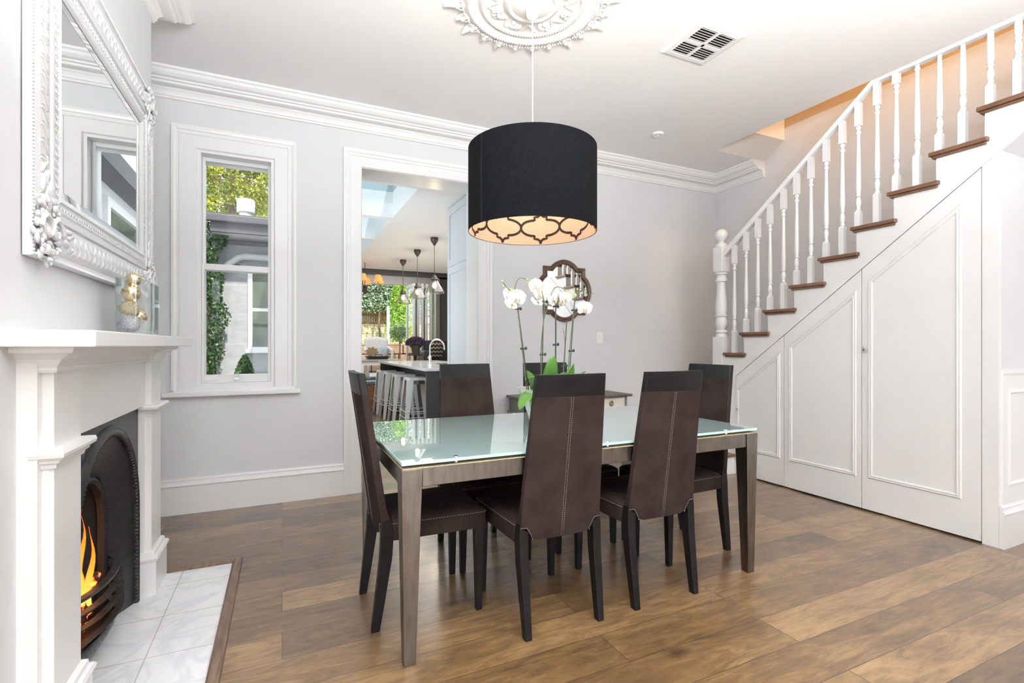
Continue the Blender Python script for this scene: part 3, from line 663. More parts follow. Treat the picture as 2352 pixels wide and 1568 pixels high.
# ---------------------------------------------------------------- staircase
st = thing('staircase', 'white painted staircase with brown wooden treads and turned balusters', 'staircase', (4.18, 2.4, 0))
NY = [3.45, 3.263] + [3.263-0.2455*k for k in range(1, 10)]
NZ = [1.132+0.1885*k for k in range(11)]
for k in range(11):
    y0 = NY[k]; y1 = NY[k+1]-0.052 if k < 10 else y0-0.30
    if k == 0: y1 = 3.212
    z = NZ[k]
    b = MB().box((XS-0.032, y1, z-0.026), (4.52, y0, z))
    b.box((XS-0.018, y1+0.012, z-0.042), (4.52, y0-0.012, z-0.026))
    b.build('tread', M['tread'], st, bevel=0.004)
# stepped string, drawn in (y, z), with sloping underside above the cupboard doors
def zdiag(y): return 2.285+0.7625*(1.529-y)
top = []
for k in range(11):
    yr = NY[k]-0.03
    top += [(yr, (NZ[k-1]-0.026) if k else 0.9), (yr, NZ[k]-0.03)]
top[0] = (3.60, 0.0); top[1] = (3.60, NZ[0]-0.03)
end_y = NY[10]-0.25
poly_top = [(3.60, 0.90)] + [(3.60, NZ[0]-0.03)] + top[2:] + [(end_y, NZ[10]-0.03)]
# string board above the door line
low_line = [(end_y, 2.36+0.767*(1.45-end_y)), (1.45, 2.36), (1.45, zdiag(1.45)+0.0), (1.529, zdiag(1.529)), (3.33, zdiag(3.33))]
MB().prism(poly_top[1:] + [(end_y, 2.36+0.767*(1.45-end_y)), (1.45, 2.346), (3.60, zdiag(3.60))], XN(XS), 0, 0.025).build('string_board', M['white'], st)
MB().prism([(1.45, 0), (1.5275, 0), (1.5275, 2.284), (1.45, 2.344)], XN(XS), 0, 0.03).build('end_post', M['white'], st, bevel=0.003)
MB().prism([(3.325, 0), (3.60, 0), (3.60, zdiag(3.6)), (3.325, zdiag(3.325))], XN(XS), 0, 0.025).build('side_panel', M['white'], st)
for k in range(11):   # risers
    MB().box((XS+0.02, NY[k]-0.05, NZ[k]-0.1885), (4.52, NY[k]-0.03, NZ[k]-0.02)).build('riser', M['white'], st)
# cupboard doors under the stairs
def cup(y0, y1, inset, knob=None, pan=True):
    g = 0.0025
    poly = [(y0+g, 0.012), (y1-g, 0.012), (y1-g, zdiag(y1-g)-0.008), (y0+g, zdiag(y0+g)-0.008)]
    d = MB().prism(poly, XN(XS-0.001), 0, 0.022).build('cupboard_door', M['white'], st)
    pr = [(0, 0), (0.0, 0.005), (0.004, 0.009), (0.010, 0.010), (0.014, 0.005), (0.019, 0.005), (0.022, 0.009), (0.028, 0.004), (0.030, 0)]
    MB().sweep(inset, pr, XP(XS-0.001), closed=True, side=1).build('panel_moulding', M['white'], d)
    if knob:
        MB().lathe([(0.004, 0), (0.004, -0.012), (0.012, -0.016), (0.015, -0.024), (0.011, -0.031), (0.001, -0.033)], (XS-0.001, knob[0], knob[1]), 16, ax='x').build('door_knob', M['chrome'], d)
cup(1.529, 2.214, [(1.655, 0.270), (1.655, 2.03), (2.140, 1.655), (2.140, 0.270)], (2.188, 1.173))
cup(2.214, 2.833, [(2.280, 0.265), (2.280, 1.545), (2.758, 1.180), (2.758, 0.265)])
cup(2.833, 3.322, [(2.898, 0.268), (2.898, 1.085), (3.29, 0.785), (3.29, 0.268)], (3.29, 0.62))
MB().prism([(1.46, 0), (3.56, 0), (3.56, 0.6), (1.46, 2.26)], XN(XS+0.026), 0, 0.004).build('dark_backing', M['dark_gap'], st)
# return wall below the flight, wainscot and soffit
b = MB().box((XS+0.0305, 1.45, 0), (XW, 1.47, 2.36)); struct('wall_under_stair', b, M['wall'])
b = MB().box((XS+0.03, 1.437, 1.03), (XW, 1.45, 1.055)).box((XS+0.03, 1.442, 0.0), (XW, 1.45, 1.03))
b.sweep([(XS+0.09, 0.36), (XS+0.09, 0.93), (XW-0.05, 0.93), (XW-0.05, 0.36)], [(0, 0), (0, 0.006), (0.01, 0.01), (0.02, 0.004), (0.022, 0)], YP(1.442), closed=True, side=-1)
struct('trim_3', b, M['white'], label='white wainscot with dado rail')
MB().prism([(1.47, 2.345), (1.45, 2.36), (end_y, 2.36+0.767*(1.45-end_y)), (end_y, 2.40+0.767*(1.45-end_y)), (1.47, 2.385)], XN(XS+0.02), 0, XW-XS-0.02).build('soffit', M['wall'], st)
# lower winders beside the newel
for k in range(4):
    x0 = (3.20, 3.42, 3.58, 3.70)[k]
    yf = 3.345 if k == 0 else 3.40
    xe = XS if k == 0 else XS+0.02
    z = 0.1885*(k+1)
    ye = 4.19
    MB().box((x0, yf, z-0.1885), (xe, ye, z-0.028)).build('lower_step', M['white'], st)
    MB().box((x0-0.025, yf-(0.028 if k < 2 else 0.0), z-0.028), (xe-0.012 if k == 0 else (xe if k < 2 else 3.81), ye-0.005, z)).build('tread', M['tread'], st, bevel=0.004)
MB().box((XS+0.02, 3.40, 0), (4.52, 4.19, 0.86)).build('winder_core', M['white'], st)
MB().box((XS+0.02, 3.45, 0.86), (4.52, 4.19, 0.90)).build('winder_landing', M['tread'], st)
# newel post
nx, ny = 3.895, 3.535
nw = MB().box((nx-0.058, ny-0.058, 0.0), (nx+0.058, ny+0.058, 1.285)).build('newel_post', M['white'], st, bevel=0.005)
MB().lathe([(0.050, 1.285), (0.052, 1.30), (0.044, 1.315), (0.056, 1.325), (0.058, 1.335), (0.050, 1.345), (0.036, 1.352), (0.044, 1.365), (0.056, 1.40), (0.058, 1.43), (0.048, 1.465), (0.044, 1.475), (0.058, 1.482), (0.059, 1.492), (0.050, 1.50), (0.056, 1.54), (0.057, 1.58), (0.052, 1.63), (0.044, 1.70), (0.040, 1.76), (0.042, 1.80), (0.046, 1.815), (0.058, 1.822), (0.058, 1.832), (0.050, 1.848), (0.044, 1.870), (0.048, 1.885), (0.058, 1.892), (0.058, 1.903), (0.050, 1.912)], (nx, ny, 0), 28).build('turned_shaft', M['white'], nw)
MB().box((nx-0.058, ny-0.058, 1.910), (nx+0.058, ny+0.058, 2.160)).build('newel_cap', M['white'], nw, bevel=0.012)
MB().lathe([(0.054, 2.158), (0.056, 2.175), (0.044, 2.19), (0.030, 2.20), (0.026, 2.212), (0.030, 2.220)] + [(0.060*sin(t), 2.275-0.060*cos(t)) for t in [radians(a) for a in range(35, 181, 12)]] + [(0.001, 2.335)], (nx, ny, 0), 28).build('ball_finial', M['white'], nw)
# handrail
RX = 3.885
def rail_b(y): return min(2.240+0.767*(3.24-y), 3.088)
rp = [(-0.026, 0), (-0.026, 0.010), (-0.034, 0.016), (-0.036, 0.036), (-0.026, 0.050), (0, 0.056), (0.026, 0.050), (0.036, 0.036), (0.034, 0.016), (0.026, 0.010), (0.026, 0)]
yk = 3.24-(3.088-2.240)/0.767
R_ = []
for y in (3.48, yk, 0.6):
    R_.append([(RX+o, y + (-(h-0.028)*0.30 if y == yk else 0), rail_b(y)+h*(1.22 if y > yk+0.1 else 1.0) - (0.0)) for o, h in rp])
MB().loft(R_, smooth=False).build('handrail', M['white'], st, bevel=0.003)
# balusters
BY = [3.372, 3.241, 3.117, 2.994, 2.865, 2.746, 2.623, 2.499, 2.375, 2.259, 2.131, 2.008, 1.883, 1.758, 1.636, 1.502, 1.377, 1.26, 1.14]
for i, y in enumerate(BY):
    k = (i+1)//2; z0 = NZ[k]; tr = 2.240+0.767*(3.24-y); zt = tr-0.165; zb = zt-0.63; tb = rail_b(y)+0.006
    h = 0.0195
    tt = lambda z: min(z, tb)
    b = MB().box((RX-h, y-h, z0), (RX+h, y+h, zb-0.01)).hexa([(RX-h, y-h, zb-0.01), (RX+h, y-h, zb-0.01), (RX+h, y+h, zb-0.01), (RX-h, y+h, zb-0.01)], [(RX-h*.6, y-h*.6, zb+0.004), (RX+h*.6, y-h*.6, zb+0.004), (RX+h*.6, y+h*.6, zb+0.004), (RX-h*.6, y+h*.6, zb+0.004)])
    f = (zt-zb)/0.63
    pf = [(0.012, 0.0), (0.017, 0.008), (0.018, 0.014), (0.012, 0.020), (0.014, 0.030), (0.019, 0.055), (0.019, 0.070), (0.013, 0.095), (0.012, 0.102), (0.018, 0.106), (0.018, 0.113), (0.014, 0.118), (0.018, 0.150), (0.0185, 0.20), (0.016, 0.33), (0.0125, 0.50), (0.012, 0.565), (0.018, 0.572), (0.018, 0.580), (0.012, 0.590), (0.013, 0.604), (0.018, 0.612), (0.018, 0.62), (0.013, 0.63)]
    b.lathe([(r, tt(zb+z)) for r, z in pf], (RX, y, 0), 14)
    if zt < tb-0.01: b.box((RX-h, y-h, zt), (RX+h, y+h, tb))
    b.build('baluster', M['white'], st)

# ---------------------------------------------------------------- wall and ceiling fittings
def fitting(): pass
# ceiling rose
ro = thing('ceiling_rose', 'large ornate white plaster ceiling rose above the drum pendant', 'ceiling rose', (1.25, 2.43, 3.1))
RC = (1.25, 2.43)
MB().lathe([(0.40, 3.10), (0.395, 3.088), (0.375, 3.080), (0.365, 3.070), (0.345, 3.068), (0.335, 3.078), (0.30, 3.082), (0.285, 3.072), (0.270, 3.070), (0.262, 3.084), (0.16, 3.088), (0.15, 3.072), (0.13, 3.060), (0.115, 3.068), (0.09, 3.058), (0.05, 3.050), (0.01, 3.048)], (*RC, 0), 64).build('disc', M['plaster'], ro)
b = MB()
for i in range(24):
    a = 2*pi*i/24+0.05; big = i % 2 == 0; L_ = 0.49 if big else 0.455; w = 0.036 if big else 0.026
    rot = Matrix.Rotation(a, 3, 'Z')
    pts = []
    for sg, zz in ((1, 3.083),):
        for t in range(9):
            u = t/8; wd = w*sin(pi*min(1, 0.25+u*0.75))*(1 if u < 1 else 0); rad = 0.37+(L_-0.37)*u
            pts.append((rad, wd, u))
    rows = []
    for rad, wd, u in pts:
        rows.append([tuple(rot @ Vector((rad, -wd, 3.096)) + Vector((*RC, 0))), tuple(rot @ Vector((rad, -wd*0.5, 3.080)) + Vector((*RC, 0))), tuple(rot @ Vector((rad, 0, 3.070+0.008*u)) + Vector((*RC, 0))), tuple(rot @ Vector((rad, wd*0.5, 3.080)) + Vector((*RC, 0))), tuple(rot @ Vector((rad, wd, 3.096)) + Vector((*RC, 0)))])
    b.loft(rows, cap=False, smooth=True, closed=False)
    c = rot @ Vector((0.415, 0, 3.078)) + Vector((*RC, 0)); b.sphere(c, 0.014, 8, 6)
    for sg in (-1, 1):
        q = [tuple(rot @ Vector((0.395+0.016*cos(t*0.7), sg*(0.020+0.014*sin(t*0.7)), 3.080)) + Vector((*RC, 0))) for t in range(8)]
        b.tube(q, 0.004, 5)
b.build('acanthus_points', M['plaster'], ro)
b = MB()
for rad, nn, r in ((0.352, 130, 0.006), (0.276, 110, 0.005), (0.385, 140, 0.005), (0.12, 50, 0.005)):
    for i in range(nn): a = 2*pi*i/nn; b.sphere((RC[0]+rad*cos(a), RC[1]+rad*sin(a), 3.070), r, 5, 4)
b.build('rope_beading', M['plaster'], ro)
b = MB()
for i in range(8):
    a = 2*pi*i/8; rr = random.Random(i)
    for k in range(9):
        b.sphere((RC[0]+(0.21+rr.uniform(-.025, .025))*cos(a+rr.uniform(-.12, .12)), RC[1]+(0.21+rr.uniform(-.025, .025))*sin(a+rr.uniform(-.12, .12)), 3.080), 0.014, 7, 5)
    q = [(RC[0]+(0.215+0.03*sin(t*0.9))*cos(a+0.12+t*0.06), RC[1]+(0.215+0.03*sin(t*0.9))*sin(a+0.12+t*0.06), 3.082) for t in range(10)]
    b.tube(q, [0.003+0.004*sin(pi*t/9) for t in range(10)], 6)
b.build('flower_garlands', M['plaster'], ro)
# drum pendant
pe = thing('pendant_lamp', 'large black drum pendant lamp with latticed cream lining over dining table', 'pendant lamp', (1.25, 2.43, 1.82))
LX, LY = RC; SR, SZ0, SZ1 = 0.352, 1.822, 2.272
MB().lathe([(0.001, 2.985), (0.012, 2.99), (0.026, 3.0), (0.034, 3.015), (0.036, 3.035), (0.036, 3.05)], (LX, LY, 0), 24).build('canopy', M['ceramic'], pe)
MB().tube([(LX, LY, 2.99), (LX+0.002, LY, 2.6), (LX, LY, 2.2)], 0.0035, 6).build('cord', M['beige'], pe)
sh = MB(); n = 96
ro_ = [[(LX+r*cos(2*pi*i/n), LY+r*sin(2*pi*i/n), z) for i in range(n)] for r, z in ((SR-0.003, SZ0), (SR, SZ0), (SR, SZ1), (SR-0.003, SZ1))]
sh.loft(ro_, cap=False, smooth=True); sh.build('drum_shade', M['shade'], pe)
li = MB(); li.loft([[(LX+r*cos(2*pi*i/n), LY+r*sin(2*pi*i/n), z) for i in range(n)] for r, z in ((SR-0.003, SZ0+0.002), (SR-0.003, SZ1))], cap=False, smooth=True).build('shade_lining', M['lining'], pe)
# seam
sa = radians(196)
sx_, sy_ = LX+SR*cos(sa), LY+SR*sin(sa); MB().tube([(sx_, sy_, SZ0+0.001), (sx_, sy_, SZ1-0.001)], 0.0011, 6).build('shade_seam', M['black'], pe)
# quatrefoil lattice printed on the inside
lat = MB(); NP = 9
def latp(u, z, r=SR-0.0045): a = 2*pi*u/NP+0.25; return (LX+r*cos(a), LY+r*sin(a), z)
cell = 2*pi*SR/NP
def ribbon(pts, w=0.0072):
    # pts in (u, z) with u in cells
    rows = []
    P = [Vector((p[0]*cell, p[1])) for p in pts]
    for i, p in enumerate(P):
        t = (P[min(i+1, len(P)-1)]-P[max(i-1, 0)]).normalized(); nn = Vector((-t.y, t.x))*w
        rows.append([latp((p.x+nn.x)/cell, min(SZ1, max(SZ0+0.004, p.y+nn.y))), latp((p.x-nn.x)/cell, min(SZ1, max(SZ0+0.004, p.y-nn.y)))])
    lat.loft(rows, cap=False, closed=False)
PH = 0.196
for c in range(NP):
    for rw in range(3):
        cz = SZ0+0.105+PH*rw; cu = c + (0.5 if rw % 2 else 0)
        for sx in (-1, 1):
            for sz in (-1, 1):
                pts = [(cu+sx*0.5, cz)]
                for k in range(1, 9): a = k/8*pi/2; pts.append((cu+sx*(0.5-0.33*(1-cos(a))-0.0), cz+sz*0.048*sin(a)))
                pts += [(cu+sx*0.155, cz+sz*0.048), (cu+sx*0.155, cz+sz*0.068), (cu+sx*0.11, cz+sz*0.068)]
                for k in range(1, 6): a = k/5*pi/2; pts.append((cu+sx*(0.11*(1-sin(a))), cz+sz*(0.068+0.030*(1-cos(a)))))
                ribbon(pts)
lat.build('lattice_pattern', M['lattice'], pe)
b = MB()
for a in (0.4, 0.4+2*pi/3, 0.4+4*pi/3): b.tube([(LX, LY, 2.20), (LX+(SR-0.004)*cos(a), LY+(SR-0.004)*sin(a), 2.265)], 0.002, 6)
b.build('shade_ring', M['chrome'], pe)
MB().lathe([(0.018, 2.14), (0.018, 2.21), (0.008, 2.215)], (LX, LY, 0), 16).build('lamp_holder', M['ceramic'], pe)
MB().sphere((LX, LY, 2.09), 0.035, 16, 12, (1, 1, 1.3)).build('bulb', M['bulb'], pe)
light('pendant_bulb_light', 'POINT', (LX, LY, 2.13), 5.5, (1.0, 0.82, 0.62), size=0.05)
# air vent
ve = thing('ceiling_air_vent', 'white square air conditioning grille with four louvred sections in ceiling', 'air vent', (2.40, 2.325, 3.1))
vx0, vx1, vy0, vy1 = 2.220, 2.582, 2.150, 2.503
MB().sweep([(vx0, vy0), (vx1, vy0), (vx1, vy1), (vx0, vy1)], [(0, 3.10), (0, 3.095), (0.012, 3.088), (0.042, 3.086), (0.044, 3.10)], ZP, closed=True, side=1).build('frame', M['switch'], ve)
MB().box((vx0+0.04, vy0+0.04, 3.098), (vx1-0.04, vy1-0.04, 3.0995)).build('dark_duct', M['black'], ve)
mx_, my_ = (vx0+vx1)/2, (vy0+vy1)/2
MB().box((mx_-0.009, vy0+0.04, 3.086), (mx_+0.009, vy1-0.04, 3.097)).box((vx0+0.04, my_-0.012, 3.086), (vx1-0.04, my_+0.012, 3.097)).build('cross_bar', M['switch'], ve)
for (a0, a1) in ((vx0+0.044, mx_-0.009), (mx_+0.009, vx1-0.044)):
    for (c0, c1) in ((vy0+0.044, my_-0.012), (my_+0.012, vy1-0.044)):
        b = MB()
        for i in range(6):
            y = c0+(c1-c0)*(i+0.5)/6
            b.hexa([(a0, y-0.0095, 3.085), (a1, y-0.0095, 3.085), (a1, y-0.004, 3.085), (a0, y-0.004, 3.085)], [(a0, y+0.003, 3.096), (a1, y+0.003, 3.096), (a1, y+0.0065, 3.096), (a0, y+0.0065, 3.096)])
        b.build('louvre_section', M['switch'], ve)
sd = thing('ceiling_downlight', 'small round white disc on the ceiling near the back cornice', 'downlight', (3.06, 3.487, 3.1))
MB().lathe([(0.052, 3.10), (0.052, 3.092), (0.046, 3.084), (0.034, 3.082), (0.030, 3.086), (0.001, 3.086)], (3.06, 3.487, 0), 28).build('disc', M['switch'], sd)
MB().lathe([(0.012, 3.086), (0.010, 3.080), (0.001, 3.080)], (3.06, 3.487, 0), 16).build('sensor', M['ceramic'], sd)
sw = thing('light_switch', 'white rectangular light switch plate on the back wall', 'light switch', (2.925, YB, 1.28))
MB().box((2.890, YB-0.008, 1.222), (2.965, YB, 1.340)).build('plate', M['switch'], sw, bevel=0.003)
MB().lathe([(0.012, YB-0.009), (0.010, YB-0.013), (0.001, YB-0.013)], (2.927, 0, 1.281), 14, ax='y').build('button', M['ceramic'], sw)
# quatrefoil mirror
qm = thing('quatrefoil_mirror', 'small dark wooden quatrefoil mirror hanging on the grey back wall', 'mirror', (2.545, YB, 1.73))
def quatre(cx, cz, hx, hz, c, sag):
    pts = []
    rad = (c*c+sag*sag)/(2*sag); half = math.asin(c/rad)
    for d, e, hd, he in ((Vector((0, -1)), Vector((1, 0)), hz, hx), (Vector((1, 0)), Vector((0, 1)), hx, hz), (Vector((0, 1)), Vector((-1, 0)), hz, hx), (Vector((-1, 0)), Vector((0, -1)), hx, hz)):
        for i in range(15):
            t = -half+2*half*i/14
            pts.append(d*(hd-(rad-sag)+rad*cos(t)) + e*(rad*sin(t)))
        pts.append(d*hd + e*he)
    return [(cx+p.x, cz+p.y) for p in pts]
qo = quatre(2.510, 1.735, 0.237, 0.232, 0.150, 0.072)
MB().sweep(qo, [(0, 0.0), (0, 0.018), (0.008, 0.026), (0.020, 0.022), (0.026, 0.030), (0.038, 0.026), (0.046, 0.010), (0.046, 0.004)], YP(YB), closed=True, side=1).build('wood_frame', M['mirrorframe'], qm)
b = MB(); b.add([(x, YB-0.006, z) for x, z in qo], [tuple(range(len(qo)))]); b.build('mirror_glass', M['mirror'], qm, fix=False)

# ---------------------------------------------------------------- console table
co = thing('console_table', 'grey and cream distressed console table with drawers against back wall', 'console table', (2.45, 3.97, 0))
cx0, cx1, cy0, cy1 = 1.905, 2.965, 3.79, 4.165
MB().box((1.872, 3.757, 0.722), (2.998, YB-0.03, 0.745)).build('table_top', M['console_top'], co, bevel=0.008, seg=3)
MB().box((cx0, cy0+0.01, 0.600), (cx1, cy1, 0.722)).build('case', M['console_grey'], co, bevel=0.003)
MB().box((cx0-0.022, cy0-0.012, 0.575), (cx1+0.02, cy1, 0.602)).build('base_moulding', M['console_grey'], co, bevel=0.006)
for x in (cx0+0.01, cx1-0.05):
    for y in (cy0+0.01, cy1-0.05): MB().hexa([(x+0.008, y+0.008, 0), (x+0.032, y+0.008, 0), (x+0.032, y+0.032, 0), (x+0.008, y+0.032, 0)], [(x, y, 0.576), (x+0.04, y, 0.576), (x+0.04, y+0.04, 0.576), (x, y+0.04, 0.576)]).build('leg', M['console_grey'], co, bevel=0.003)
for i in range(3):
    a = cx0+0.035+i*0.335; c = a+0.315
    d = MB().box((a, cy0-0.004, 0.610), (c, cy0+0.012, 0.716)).build('drawer', M['cream'], co, bevel=0.003)
    MB().sweep([(a+0.03, 0.632), (a+0.03, 0.700), (c-0.03, 0.700), (c-0.03, 0.632)], [(0, 0), (0, 0.003), (0.006, 0.006), (0.010, 0.0)], YP(cy0-0.004), closed=True, side=1).build('drawer_moulding', M['cream'], d)
    MB().sweep([(a+0.028, 0.630), (a+0.028, 0.702), (c-0.028, 0.702), (c-0.028, 0.630)], [(0.006, 0), (0.006, 0.0008), (0.009, 0.0008), (0.009, 0.0)], YP(cy0-0.0042), closed=True, side=1).build('rubbed_line', M['distress'], d)
    mx = (a+c)/2+0.0
    ring = [(mx+0.017*cos(t*pi/8), cy0-0.014, 0.664+0.022*sin(t*pi/8)) for t in range(17)]
    MB().lathe([(0.006, cy0-0.004), (0.006, cy0-0.014), (0.001, cy0-0.015)], (mx, 0, 0.668), 10, ax='y').tube(ring, 0.0045, 6).build('ring_handle', M['brass'], d)

# ---------------------------------------------------------------- dining table
TX0, TX1, TY0, TY1 = 0.400, 2.282, 1.832, 2.895
TL = 'frosted glass dining table with brushed steel legs'
ta = thing('dining_table', 'large rectangular dining table with aqua glass top and brushed steel legs', 'dining table', ((TX0+TX1)/2, (TY0+TY1)/2, 0))
MB().box((TX0+0.002, TY0+0.004, 0.7525), (TX1-0.002, TY1-0.004, 0.7645)).build('glass_top', M['table_glass'], ta, bevel=0.001)
b = MB().sweep([(TX0+0.0025, TY0+0.0045), (TX1-0.0025, TY0+0.0045), (TX1-0.0025, TY1-0.0045), (TX0+0.0025, TY1-0.0045)], [(0, 0.7530), (0.0012, 0.7530), (0.0012, 0.7642), (0, 0.7642)], ZP, closed=True, side=-1); b.build('glass_edge', M['glass_edge'], ta)
for sx, X in ((1, TX0), (-1, TX1)):
    for sy, Y in ((1, TY0), (-1, TY1)):
        def q(w, z, o=0.0): return [(X+sx*o, Y+sy*o, z), (X+sx*(o+w), Y+sy*o, z), (X+sx*(o+w), Y+sy*(o+w), z), (X+sx*o, Y+sy*(o+w), z)]
        MB().hexa(q(0.044, 0, 0.012), q(0.080, 0.738)).build('leg', M['steel'], ta, bevel=0.002)
for (a, c) in (((TX0+0.08, TY0+0.006), (TX1-0.08, TY0+0.030)), ((TX0+0.08, TY1-0.030), (TX1-0.08, TY1-0.006)), ((TX0+0.006, TY0+0.08), (TX0+0.030, TY1-0.08)), ((TX1-0.030, TY0+0.08), (TX1-0.006, TY1-0.08))):
    MB().box((a[0], a[1], 0.668), (c[0], c[1], 0.738)).build('apron', M['steel'], ta, bevel=0.002)
MB().sweep([(TX0, TY0), (TX1, TY0), (TX1, TY1), (TX0, TY1)], [(0.003, 0.738), (0.003, 0.7405), (0.055, 0.7405), (0.055, 0.738)], ZP, closed=True, side=1).build('cork_strip', M['cork'], ta)
for x, y in ((0.62, TY0+0.03), (1.34, TY0+0.03), (2.08, TY0+0.03), (0.62, TY1-0.03), (1.34, TY1-0.03), (2.08, TY1-0.03)):
    MB().lathe([(0.010, 0.741), (0.010, 0.7525)], (x, y, 0), 14).lathe([(0.011, 0.7645), (0.010, 0.7665), (0.001, 0.7665)], (x, y, 0), 14).build('glass_stud', M['chrome'], ta)

# ---------------------------------------------------------------- dining chairs (local: front faces +Y, origin at back feet line centre)
def make_chair():
    t = thing('dining_chair', 'x', 'chair', group='dining chairs round the glass table')
    SW0, SW1 = 0.200, 0.216; ZSB, ZST = 0.375, 0.462
    # seat cushion
    def ring(z, i, r): return rr_xy(i, z, r)
    def rr_xy(i, z, r):
        P = [(-SW0+i, 0.065+i), (SW0-i, 0.065+i), (SW1-i, 0.490-i), (-SW1+i, 0.490-i)]
        out = []
        for k in range(4):
            p = Vector(P[k]); a = (Vector(P[k-1])-p).normalized(); c = (Vector(P[(k+1) % 4])-p).normalized()
            for tt in range(5):
                f = tt/4; out.append((*(p + a*r*(1-f)**2 + c*r*f**2), z))
        return out
    MB().loft([rr_xy(0.0, ZSB, 0.02), rr_xy(0, ZST-0.020, 0.02), rr_xy(0.004, ZST-0.008, 0.02), rr_xy(0.014, ZST, 0.025), rr_xy(0.06, ZST+0.008, 0.04), rr_xy(0.14, ZST+0.011, 0.05)], smooth=True).build('seat', M['fabric'], t, world=False)
    b = MB()
    P = rr_xy(-0.001, ZST-0.016, 0.02); P = P+[P[0]]
    step = 0.012; acc = []
    for i in range(len(P)-1):
        a = Vector(P[i]); c = Vector(P[i+1]); L_ = (c-a).length; n = max(1, int(L_/step))
        for k in range(n):
            p0 = a+(c-a)*(k/n); p1 = a+(c-a)*((k+0.6)/n); b.tube([p0, p1], 0.0011, 4)
    b.build('seat_stitching', M['stitch'], t, world=False)
    # back: trapezoid slab leaning backwards (-Y), slightly bowed
    def yb(z):     # y of the back face
        return 0.030 - max(0, (z-0.40))*0.135 - max(0, z-0.40)**2*0.015
    def hw(z): return 0.199 - (z-0.38)*0.050
    def bowy(u): return 0.012*(1-u*u)     # concave towards the sitter: edges forward
    def slab(z0, z1, nz, e=0.0, bot=None, th=0.030):
        n = 14; rows = []
        for j in range(nz+1):
            z = z0+(z1-z0)*j/nz; ring = []
            for i in range(n+1):
                u = -1+2*i/n; zz = bot(u, z) if bot and j == 0 else z
                ring.append((hw(zz)*u, yb(zz)-bowy(u)-e, zz))
            for i in range(n, -1, -1):
                u = -1+2*i/n; zz = bot(u, z) if bot and j == 0 else z
                ring.append((hw(zz)*u, yb(zz)-bowy(u)+th+e+(0.012 if z < 0.5 else 0), zz))
            rows.append(ring)
        return MB().loft(rows, smooth=True)
    def botc(u, z): a = abs(u); return z + (0.055*min(1, (a-0.70)/0.16)**0.7 if a > 0.70 else 0)
    slab(0.388, 0.992, 10, 0, botc).build('backrest', M['fabric'], t, world=False, bevel=0.003)
    slab(0.992, 1.082, 3, 0.0006).build('top_rail', M['blackwood'], t, world=False, bevel=0.004)
    b = MB()
    for dx in (-0.005, 0.005):
        z = 0.395
        while z < 0.985:
            b.tube([(dx, yb(z)-0.0125, z), (dx, yb(z+0.0045)-0.0125, z+0.0045)], 0.0009, 4); z += 0.0085
    for s in (-1, 1):
        pr = None
        for k in range(26):
            u = 0.70+0.30*k/25; zz = botc(u, 0.388)+0.003
            p = (s*hw(zz)*u, yb(zz)-bowy(u)-0.0008, zz)
            if pr and k % 2: b.tube([pr, p], 0.0011, 4)
            pr = p
    b.build('back_stitching', M['stitch'], t, world=False)
    for s in (-1, 1):
        f = lambda x, y, z, w, d: [(s*(x-w), y-d, z), (s*(x+w), y-d, z), (s*(x+w), y+d, z), (s*(x-w), y+d, z)]
        rings = [f(0.176, -0.000, 0, 0.015, 0.017), f(0.178, 0.020, 0.14, 0.018, 0.021), f(0.180, 0.042, 0.30, 0.020, 0.025), f(0.180, 0.048, 0.40, 0.021, 0.026), f(0.178, 0.044, 0.46, 0.020, 0.020)]
        MB().loft(rings).build('leg', M['blackwood'], t, world=False, bevel=0.003)
        MB().loft([f(0.193, 0.458, 0, 0.014, 0.014), f(0.190, 0.458, 0.38, 0.021, 0.021)]).build('leg', M['blackwood'], t, world=False, bevel=0.003)
    return t
ch0 = make_chair()
spots = [  # back-feet centre, heading of the sitter
    ((1.085, 1.812), 0, 'brown suede chair turned back to the viewer, the left of the two near ones'),
    ((1.640, 1.815), 0, 'brown suede chair turned back to the viewer, the right of the two near ones'),
    ((0.355, 2.312), -90, 'brown suede dining chair at the left end of the table, seen side-on'),
    ((2.375, 2.290), 90, 'brown suede dining chair at the right end of the table in front of the cupboards'),
    ((1.060, 2.950), 180, 'brown suede dining chair on the far side in front of the doorway'),
    ((1.640, 2.945), 180, 'brown suede dining chair on the far side, mostly hidden behind orchid and near chair')]
for i, ((x, y), a, lab) in enumerate(spots):
    o = ch0 if i == 0 else copy_tree(ch0)
    o.location = (x, y, 0); o.rotation_euler = (0, 0, radians(a)); o['label'] = lab

